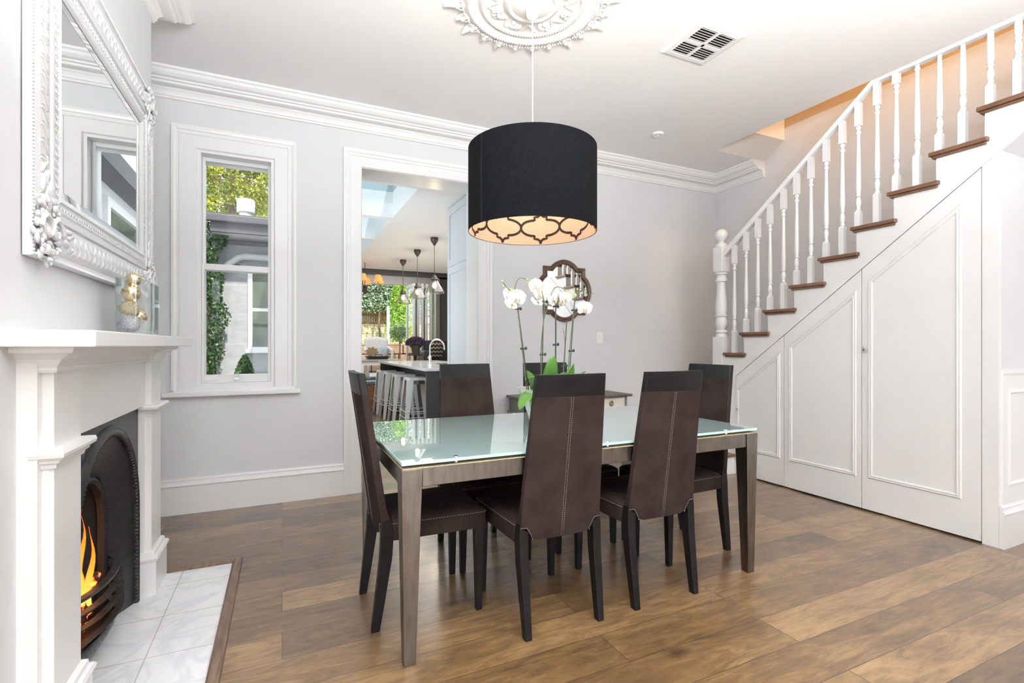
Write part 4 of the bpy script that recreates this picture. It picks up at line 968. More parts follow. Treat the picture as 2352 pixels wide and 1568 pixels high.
# ---------------------------------------------------------------- orchids
PC = (1.335, 2.40)
po = thing('potted_orchid', 'white moth orchids in a tapered white pot on the glass table', 'potted plant', (PC[0], PC[1], 0.765))
MB().lathe([(0.085, 0.766), (0.100, 0.768), (0.118, 0.83), (0.150, 0.92), (0.168, 0.960), (0.172, 0.966), (0.164, 0.966), (0.156, 0.950), (0.150, 0.935)], (*PC, 0), 40).build('pot', M['ceramic'], po)
MB().lathe([(0.154, 0.940), (0.001, 0.948)], (*PC, 0), 24).build('bark_mulch', M['soil'], po)
def leaf(base, ang, elev, length, width, grav):
    d = Vector((cos(ang), sin(ang), 0)); e = Vector((-sin(ang), cos(ang), 0)); rows = []
    for i in range(13):
        t = i/12; c = Vector(base) + d*(length*(cos(elev)*t+0.25*grav*t*t)) + Vector((0, 0, length*(sin(elev)*t-grav*t*t)))
        w = width*max(0.04, (sin(pi*(0.10+0.90*t)))**0.55); fold = 0.22*w
        tan = (d*(cos(elev)+0.5*grav*t)+Vector((0, 0, sin(elev)-2*grav*t))).normalized(); up = e.cross(tan)*-1
        if up.z < 0 and elev < 1.2: up = -up
        rows.append([tuple(c+e*w+up*fold), tuple(c+e*w*0.55+up*fold*0.35), tuple(c), tuple(c-e*w*0.55+up*fold*0.35), tuple(c-e*w+up*fold)])
    o = MB().loft(rows, cap=False, smooth=True, closed=False).build('leaf', M['leaf'], po)
    s = o.modifiers.new('thick', 'SOLIDIFY'); s.thickness = 0.003
for a, el, L_, w, g, bx, by in [(268, 78, 0.21, 0.044, 0.02, 0.005, 0.0), (285, 62, 0.14, 0.036, 0.05, 0.02, -0.04), (225, 45, 0.17, 0.046, 0.15, -0.06, -0.02), (248, 50, 0.17, 0.044, 0.25, -0.085, -0.03), (215, 20, 0.16, 0.040, 0.75, -0.10, -0.04), (240, 0, 0.16, 0.042, 0.75, -0.10, -0.07),
                          (300, 70, 0.17, 0.036, 0.02, 0.105, 0.0), (318, 48, 0.17, 0.038, 0.12, 0.11, -0.02), (275, 65, 0.12, 0.034, 0.03, 0.09, -0.03), (278, 72, 0.16, 0.036, 0.03, 0.125, 0.01), (330, 55, 0.17, 0.040, 0.15, 0.12, 0.0), (60, 60, 0.15, 0.040, 0.05, 0.05, 0.04), (120, 60, 0.15, 0.040, 0.08, -0.04, 0.05)]:
    leaf((PC[0]+bx, PC[1]+by, 0.942), radians(a), radians(el), L_, w, g)
def stem(pts, r=0.0032, stake=None, clips=()):
    # smooth the path
    P = [Vector(p) for p in pts]; out = []
    for i in range(len(P)-1):
        p0, p1, p2, p3 = P[max(i-1, 0)], P[i], P[i+1], P[min(i+2, len(P)-1)]
        for k in range(6):
            t = k/6; out.append(0.5*((2*p1)+(-p0+p2)*t+(2*p0-5*p1+4*p2-p3)*t*t+(-p0+3*p1-3*p2+p3)*t**3))
    out.append(P[-1])
    o = MB().tube(out, [r*(1-0.4*i/len(out)) for i in range(len(out))], 7).build('flower_stem', M['stem'], po)
    for i in range(6, len(out)-2, 9): MB().sphere(out[i], r*1.6, 7, 5).build('stem_node', M['stem'], o)
    if stake:
        s = MB().tube([stake[0], stake[1]], 0.0028, 6).build('support_stake', M['stake'], po)
        for c in clips:
            f = (c-stake[0][2])/(stake[1][2]-stake[0][2]); q = Vector(stake[0])+(Vector(stake[1])-Vector(stake[0]))*f
            MB().tube([q+Vector((-0.014, 0, 0)), q+Vector((0.010, 0, 0))], 0.0045, 7).sphere(q+Vector((0.016, 0, 0.001)), 0.009, 8, 6, (1, .6, 1)).sphere(q+Vector((-0.012, 0, -0.001)), 0.0065, 8, 6, (1, .6, 1)).build('stem_clip', M['stake'], s)
def flower(c, yaw, pitch, s=1.0):
    s *= 1.18
    rot = Matrix.Rotation(yaw, 3, 'Z') @ Matrix.Rotation(pitch, 3, 'X')   # flower looks along -Y before rotation
    C = Vector(c); b = MB()
    def petal(a, L_, w, cup, off=0.0):
        d = Vector((cos(a), 0, sin(a))); e = Vector((-sin(a), 0, cos(a))); rows = []
        for i in range(9):
            t = i/8; ww = w*(sin(pi*(0.06+0.94*t)**0.75)**0.7 if t < 1 else 0.08)
            row = []
            for u in (-1, -0.5, 0, 0.5, 1):
                p = d*(L_*t) + e*(ww*u) + Vector((0, off-cup*sin(pi*t*0.9)*(1-0.3*u*u)+0.004*abs(u), 0))
                row.append(tuple(C + rot @ (p*s)))
            rows.append(row)
        b.loft(rows, cap=False, smooth=True, closed=False)
    for a, L_, w, cu, of in ((90, 0.036, 0.016, 0.004, 0.003), (212, 0.035, 0.016, 0.004, 0.003), (328, 0.035, 0.016, 0.004, 0.003), (14, 0.042, 0.029, 0.007, -0.001), (166, 0.042, 0.029, 0.007, -0.001)):
        petal(radians(a), L_, w, cu, of)
    o = b.build('orchid_flower', M['petal'], po)
    lb = MB(); q = [C + rot @ (Vector(p)*s) for p in ((0, -0.002, 0), (0, -0.012, -0.004), (0, -0.014, -0.014), (0, -0.008, -0.020))]
    lb.tube(q, [0.002, 0.0042, 0.0038, 0.0015], 8)
    for sg in (-1, 1): lb.sphere(C + rot @ (Vector((sg*0.007, -0.010, -0.004))*s), 0.0030*s, 7, 5)
    lb.build('lip', M['lip'], o)
def bud(c, r): MB().sphere(c, r, 12, 8, (0.85, 0.85, 1.15)).build('flower_bud', M['bud'], po)
Y = 2.40
stem([(1.205, Y, 0.94), (1.193, Y, 1.02), (1.165, Y, 1.25), (1.141, Y, 1.43), (1.128, Y, 1.48), (1.100, Y, 1.495), (1.075, Y, 1.515), (1.056, Y, 1.545)], stake=((1.215, Y, 0.94), (1.140, Y, 1.445)), clips=(1.397, 1.184))
stem([(1.128, Y, 1.48), (1.135, Y, 1.53), (1.162, Y, 1.562), (1.206, Y, 1.555)], 0.0022)
flower((1.131, Y-0.02, 1.452), -0.1, 0.1, 1.15); flower((1.090, Y, 1.470), 0.5, 0.0, 0.95); flower((1.105, Y-0.01, 1.420), 0.3, -0.4, 0.95)
bud((1.102, Y-0.02, 1.492), 0.0085); bud((1.060, Y, 1.514), 0.006); bud((1.056, Y, 1.540), 0.006); bud((1.204, Y, 1.556), 0.006); bud((1.206, Y, 1.540), 0.0075)
stem([(1.300, Y, 0.94), (1.289, Y, 1.04), (1.290, Y, 1.20), (1.308, Y, 1.38), (1.306, Y, 1.44), (1.292, Y, 1.50), (1.281, Y, 1.53), (1.268, Y, 1.53)], stake=((1.296, Y+.01, 0.94), (1.312, Y+.01, 1.462)), clips=(1.442, 1.150))
flower((1.252, Y-0.01, 1.520), 0.2, 0.1, 1.12); flower((1.277, Y, 1.480), 0.35, -0.1, 1.0); flower((1.272, Y+0.01, 1.445), 0.15, -0.3, 0.9)
stem([(1.302, Y, 1.33), (1.330, Y, 1.42), (1.360, Y, 1.50), (1.385, Y, 1.525), (1.419, Y, 1.522), (1.440, Y, 1.505), (1.448, Y, 1.470)], 0.0024)
stem([(1.385, Y, 0.94), (1.382, Y, 1.10), (1.384, Y, 1.30), (1.383, Y, 1.40), (1.405, Y, 1.475)], stake=((1.378, Y, 0.94), (1.380, Y, 1.447)), clips=(1.418, 1.205))
flower((1.375, Y+0.01, 1.455), 0.2, -0.05, 1.05); flower((1.352, Y+0.03, 1.448), 0.5, 0.0, 1.0); flower((1.408, Y-0.01, 1.452), 0.9, -0.1, 1.0); flower((1.432, Y, 1.465), -0.5, 0.2, 0.95); flower((1.40, Y+0.015, 1.425), 0.1, -0.5, 0.9)
stem([(1.438, Y, 0.94), (1.430, Y, 1.06), (1.440, Y, 1.22), (1.427, Y, 1.30)], 0.0022, stake=((1.430, Y+.01, 0.94), (1.458, Y+.01, 1.345)), clips=(1.085,))
stem([(1.470, Y, 0.94), (1.462, Y, 1.05), (1.480, Y, 1.25), (1.500, Y, 1.42), (1.513, Y, 1.470), (1.535, Y, 1.505), (1.560, Y, 1.508), (1.588, Y, 1.492)], stake=((1.462, Y, 0.94), (1.503, Y, 1.445)), clips=(1.400, 1.170))
stem([(1.440, Y, 1.495), (1.470, Y, 1.520), (1.520, Y, 1.528), (1.580, Y, 1.520), (1.635, Y, 1.498)], 0.0018)
flower((1.568, Y, 1.412), -0.35, 0.1, 1.05)
for x, z, r in ((1.467, 1.484, 0.0165), (1.507, 1.484, 0.011), (1.455, 1.508, 0.006), (1.500, 1.518, 0.006), (1.522, 1.520, 0.005), (1.553, 1.500, 0.006), (1.572, 1.499, 0.005), (1.586, 1.49, 0.004)): bud((x, Y, z), r)

# ================================================================ KITCHEN BEYOND THE DOORWAY
KC = 2.70
b = MB().box((1.18, 4.48, KC), (4.1, 9.9, KC+0.3)).box((0.15, 4.48, KC), (0.45, 9.9, KC+0.3)).box((0.45, 4.48, KC), (1.18, 4.69, KC+0.3)).box((0.45, 5.88, KC), (1.18, 6.0, KC+0.3)).box((0.45, 7.18, KC), (1.18, 7.29, KC+0.3)).box((0.45, 8.46, KC), (1.18, 9.9, KC+0.3))
struct('ceiling_kitchen', b, M['white_matt'])
b = MB().box((0.43, 4.67, KC+0.3), (0.45, 8.5, 3.35)).box((1.18, 4.67, KC+0.3), (1.2, 8.5, 3.35))
for y in (4.67, 5.88, 7.18, 8.46): b.box((0.45, y, KC+0.3), (1.18, y+0.12 if y < 8 else y+0.02, 3.35))
struct('trim_4', b, M['shaft'])
M['skyglass'] = glass_mat('sky_dimming_glass', (0.42, 0.48, 0.50), refl=0.3)  # pane tint added to dim the sky in the skylights
for n_, (a_, c_) in enumerate(((4.79, 5.88), (6.0, 7.18), (7.30, 8.46))):
    struct('window_%d' % (5+n_), MB().box((0.45, a_-0.1, 3.352), (1.18, c_, 3.360)), M['skyglass'])
struct('wall_kitchen_left', MB().box((0.15, 4.48, 0), (0.25, 12.1, 3.4)), M['outwhite'])
struct('wall_kitchen_right', MB().box((4.0, 4.48, 0), (4.1, 9.6, 3.4)), M['white_matt'])
struct('wall_lounge_right', MB().box((4.0, 9.6, 0), (4.1, 12.1, 3.4)), M['dark_wall'])
# lounge raised floor, steps, ceiling, garden wall
struct('floor_raised', MB().box((0.2, 9.55, -0.1), (4.1, 12.1, 0.45)), M['stepwood'])
struct('trim_5', MB().box((0.2, 9.30, 0.0), (4.1, 9.55, 0.225)), M['stepwood'], bevel=0.004, label='brown timber step')
struct('ceiling_lounge', MB().box((0.15, 9.9, 3.05), (4.1, 12.1, 3.3)).box((0.15, 9.9, KC), (4.1, 9.95, 3.1)), M['white_matt'])
struct('wall_garden', MB().box((0.15, 12.0, 2.86), (4.1, 12.15, 3.3)).box((3.56, 12.0, 0.45), (4.1, 12.15, 2.9)).box((0.15, 12.0, 0.45), (0.5, 12.15, 2.9)), M['dark_wall'])
struct('trim_6', MB().box((0.5, 11.96, 2.66), (3.56, 12.12, 2.86)).box((3.40, 11.96, 0.45), (3.56, 12.12, 2.66)), M['head_trim'])
# pantry cabinet with shaker doors
pa = thing('pantry_cabinet', 'tall white panelled pantry cabinet right of the doorway in kitchen', 'cabinet', (2.0, 4.9, 0))
MB().box((1.672, 4.49, 0.0), (2.6, 5.26, 2.69)).build('carcass', M['pantry'], pa, bevel=0.002)
for z0, z1 in ((0.05, 2.048), (2.05, 2.685)):
    d = MB().box((1.660, 4.50, z0), (1.672, 5.255, z1)).build('door', M['pantry'], pa, bevel=0.001)
    MB().sweep([(4.577, z0+0.0755), (4.577, z1-0.0755), (5.179, z1-0.0755), (5.179, z0+0.0755)], [(0, 0), (0, 0.009), (0.075, 0.009), (0.075, 0)], XP(1.660), closed=True, side=1).build('door_frame', M['pantry'], d)
# island
isl = thing('kitchen_island', 'charcoal kitchen island with pale marble worktop and stools beside it', 'kitchen island', (2.1, 7.4, 0))
MB().box((1.57, 5.90, 0.885), (2.65, 9.15, 0.920)).build('worktop', M['worktop'], isl, bevel=0.003)
MB().box((1.93, 5.97, 0.0), (2.62, 9.08, 0.885)).build('cabinet_body', M['dark_cab'], isl, bevel=0.002)
MB().box((1.60, 5.93, 0.0), (2.62, 5.97, 0.885)).build('end_panel', M['dark_cab'], isl, bevel=0.002)
MB().box((1.60, 9.05, 0.0), (1.95, 9.09, 0.885)).build('end_panel', M['dark_cab'], isl, bevel=0.002)
MB().box((2.10, 7.05, 0.9205), (2.5, 7.40, 0.922)).build('sink_rim', M['chrome'], isl)
fa = thing('kitchen_tap', 'chrome gooseneck tap standing on the island worktop', 'tap', (2.075, 7.5, 0.921))
pts = [(2.075, 7.5, 0.93), (2.075, 7.5, 1.17)] + [(2.19-0.115*cos(a), 7.5, 1.17+0.125*sin(a)) for a in [radians(d) for d in range(10, 181, 17)]] + [(2.305, 7.5, 1.13)]
MB().tube(pts, 0.012, 10).build('spout', M['chrome'], fa)
MB().lathe([(0.030, 0.921), (0.030, 0.935), (0.024, 0.94), (0.024, 1.03), (0.014, 1.05)], (2.075, 7.5, 0), 18).build('tap_body', M['chrome'], fa)
MB().tube([(2.075, 7.5, 0.985), (2.03, 7.46, 1.02)], 0.007, 8).build('lever', M['chrome'], fa)
# pendants over the island
def kp(y, lab, first=None):
    if first is None:
        t = thing('glass_pendant', lab, 'pendant lamp', (1.925, y, 1.93), group='glass pendant lamps over the kitchen island')
        X = 1.925
        MB().lathe([(0.055, 2.699), (0.052, 2.68), (0.058, 2.672), (0.045, 2.64), (0.020, 2.605), (0.010, 2.59)], (X, y, 0), 20).build('canopy', M['bronze'], t)
        MB().tube([(X, y, 2.6), (X, y, 2.17)], 0.005, 6).build('rod', M['bronze'], t)
        MB().lathe([(0.012, 2.18), (0.030, 2.16), (0.034, 2.14), (0.052, 2.128), (0.054, 2.112), (0.046, 2.10), (0.040, 2.085)], (X, y, 0), 20).build('lamp_holder', M['bronze'], t)
        MB().lathe([(0.044, 2.105), (0.060, 2.07), (0.135, 1.950), (0.138, 1.935), (0.132, 1.930), (0.130, 1.945), (0.056, 2.065), (0.041, 2.10)], (X, y, 0), 28, cap=False).build('glass_shade', M['pendant_glass'], t)
        MB().sphere((X, y, 2.035), 0.032, 14, 10, (1, 1, 1.15)).build('bulb', M['bulb2'], t)
        return t
    t = copy_tree(first); t.location.y = y; t['label'] = lab; return t
p0 = kp(6.72, 'conical glass pendant lamp nearest the pantry, hanging largest of three')
kp(7.68, 'conical glass pendant lamp hanging in the middle of the three', p0)
kp(8.70, 'conical glass pendant lamp farthest away, smallest of the three', p0)
for y in (6.72, 7.68, 8.70): light('island_bulb', 'POINT', (1.925, y, 1.98), 6, (1.0, 0.85, 0.62), size=0.03)
# stools
def make_stool():
    t = thing('metal_stool', 'x', 'bar stool', group='white metal stools along the island')
    h = 0.150
    MB().loft([[(-h-.004, -h-.004, 0.722), (h+.004, -h-.004, 0.722), (h+.004, h+.004, 0.722), (-h-.004, h+.004, 0.722)], [(-h, -h, 0.752), (h, -h, 0.752), (h, h, 0.752), (-h, h, 0.752)], [(-h+.012, -h+.012, 0.760), (h-.012, -h+.012, 0.760), (h-.012, h-.012, 0.760), (-h+.012, h-.012, 0.760)], [(-h+.04, -h+.04, 0.754), (h-.04, -h+.04, 0.754), (h-.04, h-.04, 0.754), (-h+.04, h-.04, 0.754)]]).build('seat', M['stool'], t, world=False, bevel=0.010, seg=3)
    for sx in (-1, 1):
        for sy in (-1, 1):
            f = lambda c, w, z: [(sx*(c-w), sy*(c-w), z), (sx*c, sy*(c-w), z), (sx*c, sy*c, z), (sx*(c-w), sy*c, z)]
            # folded sheet leg: L section wide at the top, narrow at the foot
            b = MB(); th = 0.004
            for (a, z, w) in ((0, 0, 0),):
                A = [(sx*0.212, sy*0.212, 0.0), (sx*0.182, sy*0.212, 0.0), (sx*0.075, sy*0.152, 0.725), (sx*0.152, sy*0.152, 0.725)]
                B = [(sx*0.212, sy*0.212, 0.0), (sx*0.212, sy*0.182, 0.0), (sx*0.152, sy*0.075, 0.725), (sx*0.152, sy*0.152, 0.725)]
                b.add(A, [(0, 1, 2, 3)]); b.add(B, [(0, 1, 2, 3)])
            o = b.build('leg', M['stool'], t, world=False, fix=False)
            m = o.modifiers.new('thick', 'SOLIDIFY'); m.thickness = 0.004
    b = MB(); r = 0.193
    for z, rr in ((0.22, 0.196), (0.30, 0.190)):
        b.tube([(-rr, -rr, z), (rr, -rr, z)], 0.006, 6).tube([(-rr, rr, z), (rr, rr, z)], 0.006, 6).tube([(-rr, -rr, z), (-rr, rr, z)], 0.006, 6).tube([(rr, -rr, z), (rr, rr, z)], 0.006, 6)
    b.build('stretcher', M['stool'], t, world=False)
    MB().box((-0.13, -0.004, 0.66), (0.13, 0.004, 0.722)).box((-0.004, -0.13, 0.66), (0.004, 0.13, 0.722)).build('underside_brace', M['galv'], t, world=False)
    return t
s0 = make_stool()
for i, (y, lab) in enumerate([(6.83, 'white metal bar stool nearest the island end panel'), (7.64, 'white metal bar stool second from the island end panel'), (8.36, 'white metal bar stool third from the island end panel'), (9.02, 'white metal bar stool farthest from the island end panel')]):
    o = s0 if i == 0 else copy_tree(s0); o.location = (1.70-0.0*i, y, 0); o['label'] = lab
s0.location = (1.70, 6.83, 0)
# chandelier with amber shades
cd = thing('chandelier', 'dark metal chandelier with small amber fabric shades far left in kitchen', 'chandelier', (1.35, 9.2, 2.2))
MB().tube([(1.35, 9.2, 2.69), (1.35, 9.2, 2.25)], 0.006, 6).build('rod', M['bronze'], cd)
MB().lathe([(0.01, 2.12), (0.035, 2.15), (0.05, 2.19), (0.03, 2.23), (0.045, 2.25), (0.01, 2.29)], (1.35, 9.2, 0), 16).build('centre_body', M['bronze'], cd)
for k in range(6):
    a = k*pi/3+0.25; dx, dy = cos(a), sin(a); R2 = 0.28
    q = [(1.35+dx*R2*t, 9.2+dy*R2*t, 2.20-0.07*sin(pi*t)+0.05*t) for t in [i/8 for i in range(9)]] + [(1.35+dx*R2, 9.2+dy*R2, 2.33)]
    arm = MB().tube(q, 0.006, 6).build('arm', M['bronze'], cd)
    MB().lathe([(0.078, 2.335), (0.045, 2.455)], (1.35+dx*R2, 9.2+dy*R2, 0), 18, cap=False).build('amber_shade', M['lampshade'], arm)
# coffee table, tray, leaf ornament, books
ct = thing('coffee_table', 'white painted coffee table on the raised lounge floor behind the island', 'coffee table', (1.75, 10.15, 0.45))
MB().box((1.33, 9.85, 0.895), (2.16, 10.5, 0.925)).build('table_top', M['head_trim'], ct, bevel=0.006)
MB().box((1.38, 9.90, 0.815), (2.11, 10.45, 0.895)).build('apron', M['outwhite'], ct)
for x in (1.38, 2.06):
    for y in (9.90, 10.40): MB().hexa([(x+.01, y+.01, 0.45), (x+.045, y+.01, 0.45), (x+.045, y+.045, 0.45), (x+.01, y+.045, 0.45)], [(x, y, 0.82), (x+.055, y, 0.82), (x+.055, y+.055, 0.82), (x, y+.055, 0.82)]).build('leg', M['outwhite'], ct)
tr = thing('serving_tray', 'black handled serving tray on the white coffee table', 'tray', (1.72, 10.12, 0.926))
MB().loft([[(1.54, 9.98, 0.926), (1.90, 9.98, 0.926), (1.90, 10.26, 0.926), (1.54, 10.26, 0.926)], [(1.50, 9.95, 0.990), (1.94, 9.95, 0.990), (1.94, 10.29, 0.990), (1.50, 10.29, 0.990)], [(1.515, 9.965, 0.990), (1.925, 9.965, 0.990), (1.925, 10.275, 0.990), (1.515, 10.275, 0.990)], [(1.55, 9.99, 0.934), (1.89, 9.99, 0.934), (1.89, 10.25, 0.934), (1.55, 10.25, 0.934)]]).build('tray_body', M['leather'], tr)
MB().tube([(1.64, 9.955, 0.985), (1.66, 9.945, 1.02), (1.78, 9.945, 1.02), (1.80, 9.955, 0.985)], 0.008, 8).build('handle', M['leather'], tr)
for z, m_, l_ in ((0.935, 'bookdark', 'dark covered book lying lower in the black tray'), (0.975, 'bookblue', 'teal covered book lying upper in the black tray')):
    bk = thing('book', l_, 'book', (1.75, 10.12, z), group='books in the tray')
    MB().box((1.61, 10.03, z), (1.86, 10.20, z+0.004)).box((1.61, 10.03, z+0.034), (1.86, 10.20, z+0.038)).box((1.61, 10.196, z), (1.86, 10.20, z+0.038)).build('cover', M[m_], bk)
    MB().box((1.614, 10.034, z+0.004), (1.856, 10.196, z+0.034)).build('pages', M['cream'], bk)
b = MB(); cxl, czl = 1.64, 1.06; pts = []
for i in range(64):
    a = 2*pi*i/64; lob = 0.5+0.5*cos(9*a); rad = 0.115*(0.72+0.28*lob**0.6)*(1 if abs(((a+pi/2) % (2*pi))) > 0.2 else 0.6)
    pts.append((cxl+rad*1.15*cos(a), czl+rad*sin(a)))
lo = thing('leaf_ornament', 'bronze monstera leaf ornament standing in the tray', 'ornament', (1.64, 10.24, 0.935))
MB().prism(pts, lambda a, b_, h: (a, 10.22+h+0.15*(b_-1.0), b_), 0, 0.012).build('leaf_plate', M['leafdeco'], lo)
MB().box((1.61, 10.19, 0.935), (1.67, 10.25, 0.96)).build('foot', M['leafdeco'], lo)
# wicker chair outside edge
wc = thing('wicker_armchair', 'white wicker armchair with curved back behind the coffee table', 'armchair', (1.93, 11.3, 0.45))
b = MB(); rows = []
for j in range(9):
    z = 0.85+0.50*j/8; row = []
    for i in range(17):
        u = -1+2*i/16; w = 0.235+0.02*j/8; zt = z + (0.045*cos(u*pi/2)*j/8)
        row.append((1.92+w*u, 11.45-0.10*u*u*1.0+0.06*j/8, zt))
    rows.append(row)
b.loft(rows, cap=False, closed=False, smooth=True); o = b.build('woven_back', M['wicker'], wc); m = o.modifiers.new('thick', 'SOLIDIFY'); m.thickness = 0.03
b = MB()
for j in range(0, 33):
    u = -1+2*j/32; b.tube([(1.92+0.235*u, 11.43-0.10*u*u, 0.85), (1.92+0.255*u, 11.49-0.10*u*u, 1.35+0.045*cos(u*pi/2))], 0.006, 5)
b.build('back_ribs', M['wicker'], wc)
MB().box((1.70, 10.95, 0.82), (2.14, 11.42, 0.90)).build('seat', M['wicker'], wc, bevel=0.02)
for s in (-1, 1): MB().tube([(1.92+s*0.25, 11.38, 1.16), (1.92+s*0.28, 11.2, 1.12), (1.92+s*0.28, 10.98, 1.08), (1.92+s*0.26, 10.94, 0.9), (1.92+s*0.25, 10.94, 0.45)], 0.03, 8).build('arm', M['wicker'], wc)
for s in (-1, 1): MB().tube([(1.92+s*0.22, 11.42, 0.85), (1.92+s*0.22, 11.45, 0.45)], 0.025, 8).build('leg', M['wicker'], wc)
cu = thing('blue_cushion', 'pale blue cushion leaning on the wicker armchair back', 'cushion', (2.05, 11.3, 0.91))
MB().sphere((2.03, 11.32, 1.06), 0.15, 16, 10, (1, 0.35, 0.95)).build('cushion_body', M['pale_cloth'], cu)
# hydrangea on a round side table
rt = thing('round_side_table', 'small dark round pedestal table under the purple flowers', 'side table', (2.60, 10.6, 0.45))
MB().lathe([(0.165, 0.985), (0.17, 0.995), (0.165, 1.005), (0.001, 1.005)], (2.60, 10.6, 0), 28).build('table_top', M['leather'], rt)
MB().lathe([(0.12, 0.45), (0.11, 0.47), (0.03, 0.50), (0.022, 0.60), (0.035, 0.72), (0.02, 0.85), (0.03, 0.985)], (2.60, 10.6, 0), 18).build('pedestal', M['leather'], rt)
hp = thing('flower_pot', 'purple hydrangea in a dark zinc pot on round side table', 'potted plant', (2.62, 10.6, 1.006))
MB().lathe([(0.075, 1.006), (0.098, 1.16), (0.105, 1.17), (0.105, 1.19), (0.095, 1.19)], (2.62, 10.6, 0), 24).build('pot', M['zinc'], hp)
b = MB(); rr = random.Random(3)
for k in range(900):
    a = rr.uniform(0, 2*pi); v = rr.uniform(-0.2, 1); q = Vector((cos(a)*math.sqrt(1-v*v)*0.21, sin(a)*math.sqrt(1-v*v)*0.15, 0.02+v*0.14)) + Vector((2.62, 10.6, 1.22))
    d1 = Vector((rr.uniform(-1, 1), rr.uniform(-1, 1), rr.uniform(-1, 1))).normalized()*0.024; d2 = d1.cross(Vector((rr.uniform(-1, 1), rr.uniform(-1, 1), rr.uniform(-1, 1)))).normalized()*0.02
    b.add([q-d1, q-d2, q+d1, q+d2], [(0, 1, 2, 3)])
b.build('flower_heads', M['purple'], hp, fix=False)
MB().sphere((2.62, 10.6, 1.21), 0.105, 12, 8, (1.4, 1.0, 0.8)).build('foliage_core', M['ivy'], hp)
# leather armchair with chevron cushion
ac = thing('leather_armchair', 'dark leather armchair with chevron cushion right in the lounge', 'armchair', (3.2, 11.2, 0.45))
MB().box((2.95, 10.75, 0.53), (3.65, 11.25, 0.86)).build('seat', M['leather'], ac, bevel=0.03)
MB().box((2.83, 10.70, 0.50), (2.97, 11.32, 1.09)).build('arm', M['leather'], ac, bevel=0.04)
MB().box((3.63, 10.70, 0.50), (3.77, 11.32, 1.09)).build('arm', M['leather'], ac, bevel=0.04)
MB().box((2.95, 11.22, 0.50), (3.65, 11.36, 1.32)).build('backrest', M['leather'], ac, bevel=0.04)
for x in (2.86, 3.70):
    for y in (10.74, 11.24): MB().box((x, y, 0.45), (x+0.05, y+0.05, 0.51)).build('leg', M['blackwood'], ac)
cc = thing('chevron_cushion', 'black and beige chevron cushion standing on the leather armchair', 'cushion', (3.24, 11.2, 0.87))
o = MB().loft([[(3.24+hw_*cos(a)*abs(cos(a))**-0.45 if abs(cos(a)) > 1e-6 else 3.24, yy, 1.08+hw_*1.25*sin(a)*(abs(sin(a))**-0.45 if abs(sin(a)) > 1e-6 else 1)) for a in [2*pi*i/32 for i in range(32)]] for hw_, yy in ((0.145, 11.21), (0.155, 11.17), (0.145, 11.12), (0.10, 11.095), (0.03, 11.085))], smooth=True).build('cushion_body', M['chevron'], cc)
# folded blankets on the raised edge
for i, (z, mm, lab) in enumerate([(0.451, 'blue_cloth', 'slate blue folded blanket at the bottom of the stack'), (0.501, 'pale_cloth', 'pale blue folded blanket in the middle of the stack'), (0.551, 'blue_cloth', 'slate blue folded blanket on top of the stack')]):
    bl = MB().box((1.33, 9.58, z), (1.72, 9.83, z+0.048)).build('folded_blanket', M[mm], bevel=0.02, seg=3)
    tag(bl, lab, 'blanket', 'folded blankets on the raised lounge edge')
# folded bi-fold doors
for i, x in enumerate((2.80, 2.90, 3.00, 3.10, 3.20, 3.30)):
    d = thing('bifold_door', 'folded white glazed bi-fold door leaf stacked by the garden opening', 'door', (x, 12.0, 0.45), group='folded bi-fold door leaves'); 
    if i == 0: d['label'] = 'folded glazed bi-fold door leaf, leftmost of the stack'
    else: d['label'] = ['', 'second folded bi-fold door leaf counted from the garden side', 'third folded bi-fold door leaf counted from the garden side', 'third folded bi-fold door leaf counted from the dark wall', 'second folded bi-fold door leaf counted from the dark wall', 'folded bi-fold door leaf nearest the dark wall'][i]
    a = 0.14 if i % 2 else -0.10
    to = lambda p, q, h, x=x, a=a: (x+h+(p-11.45)*a, p, q)
    MB().sweep([(11.45, 0.46), (12.0, 0.46), (12.0, 2.65), (11.45, 2.65)], [(0, -0.02), (0, 0.02), (0.07, 0.02), (0.07, -0.02)], to, closed=True, side=1).build('frame', M['alu'], d)
    MB().add([to(11.51, 0.52, 0), to(11.94, 0.52, 0), to(11.94, 2.59, 0), to(11.51, 2.59, 0)], [(0, 1, 2, 3)]).build('pane', M['pane'], d)

# ================================================================ GARDEN
struct('ground_terrace', MB().box((-6, 12.15, 0.2), (8, 14.6, 0.44)), M['paving'])
struct('ground_lawn', MB().box((-6, 14.55, 0.2), (9, 18.1, 1.26)), M['lawn'])
struct('ground_side_yard', MB().box((-3.5, 4.48, -0.1), (0.15, 7.5, -0.005)), M['paving'])
def leaves(name, mtl, parent, n, fn, size, seed=1, aspect=0.55, m4=None):
    rr = random.Random(seed); b = MB()
    for k in range(n):
        c = Vector(fn(rr)); s = size*rr.uniform(0.6, 1.3)
        d1 = Vector((rr.gauss(0, 1), rr.gauss(0, 1), rr.gauss(0, 1))).normalized(); d2 = d1.cross(Vector((rr.gauss(0, 1), rr.gauss(0, 1), rr.gauss(0, 1)))).normalized()
        b.add([c-d1*s, c-d2*s*aspect, c+d1*s, c+d2*s*aspect], [(0, 1, 2, 3)])
    return b.build(name, mtl, parent, fix=False)
sw_ = thing('stone_retaining_wall', 'low rough brown stone retaining wall behind the coffee table', 'stone wall', (3, 14.5, 0.44))
MB().box((-3, 14.35, 0.44), (7, 14.6, 1.20)).build('mortar', M['soil'], sw_); b = MB(); rr = random.Random(4)
for row in range(3):
    x = 1.6 + rr.random()*0.2
    while x < 4.4:
        w = rr.uniform(0.25, 0.5); z0 = 0.46+row*0.25
        b.box((x+0.010, 14.30-rr.random()*0.04, z0+rr.random()*0.01), (x+w-0.010, 14.5, z0+0.225+rr.random()*0.012)); x += w
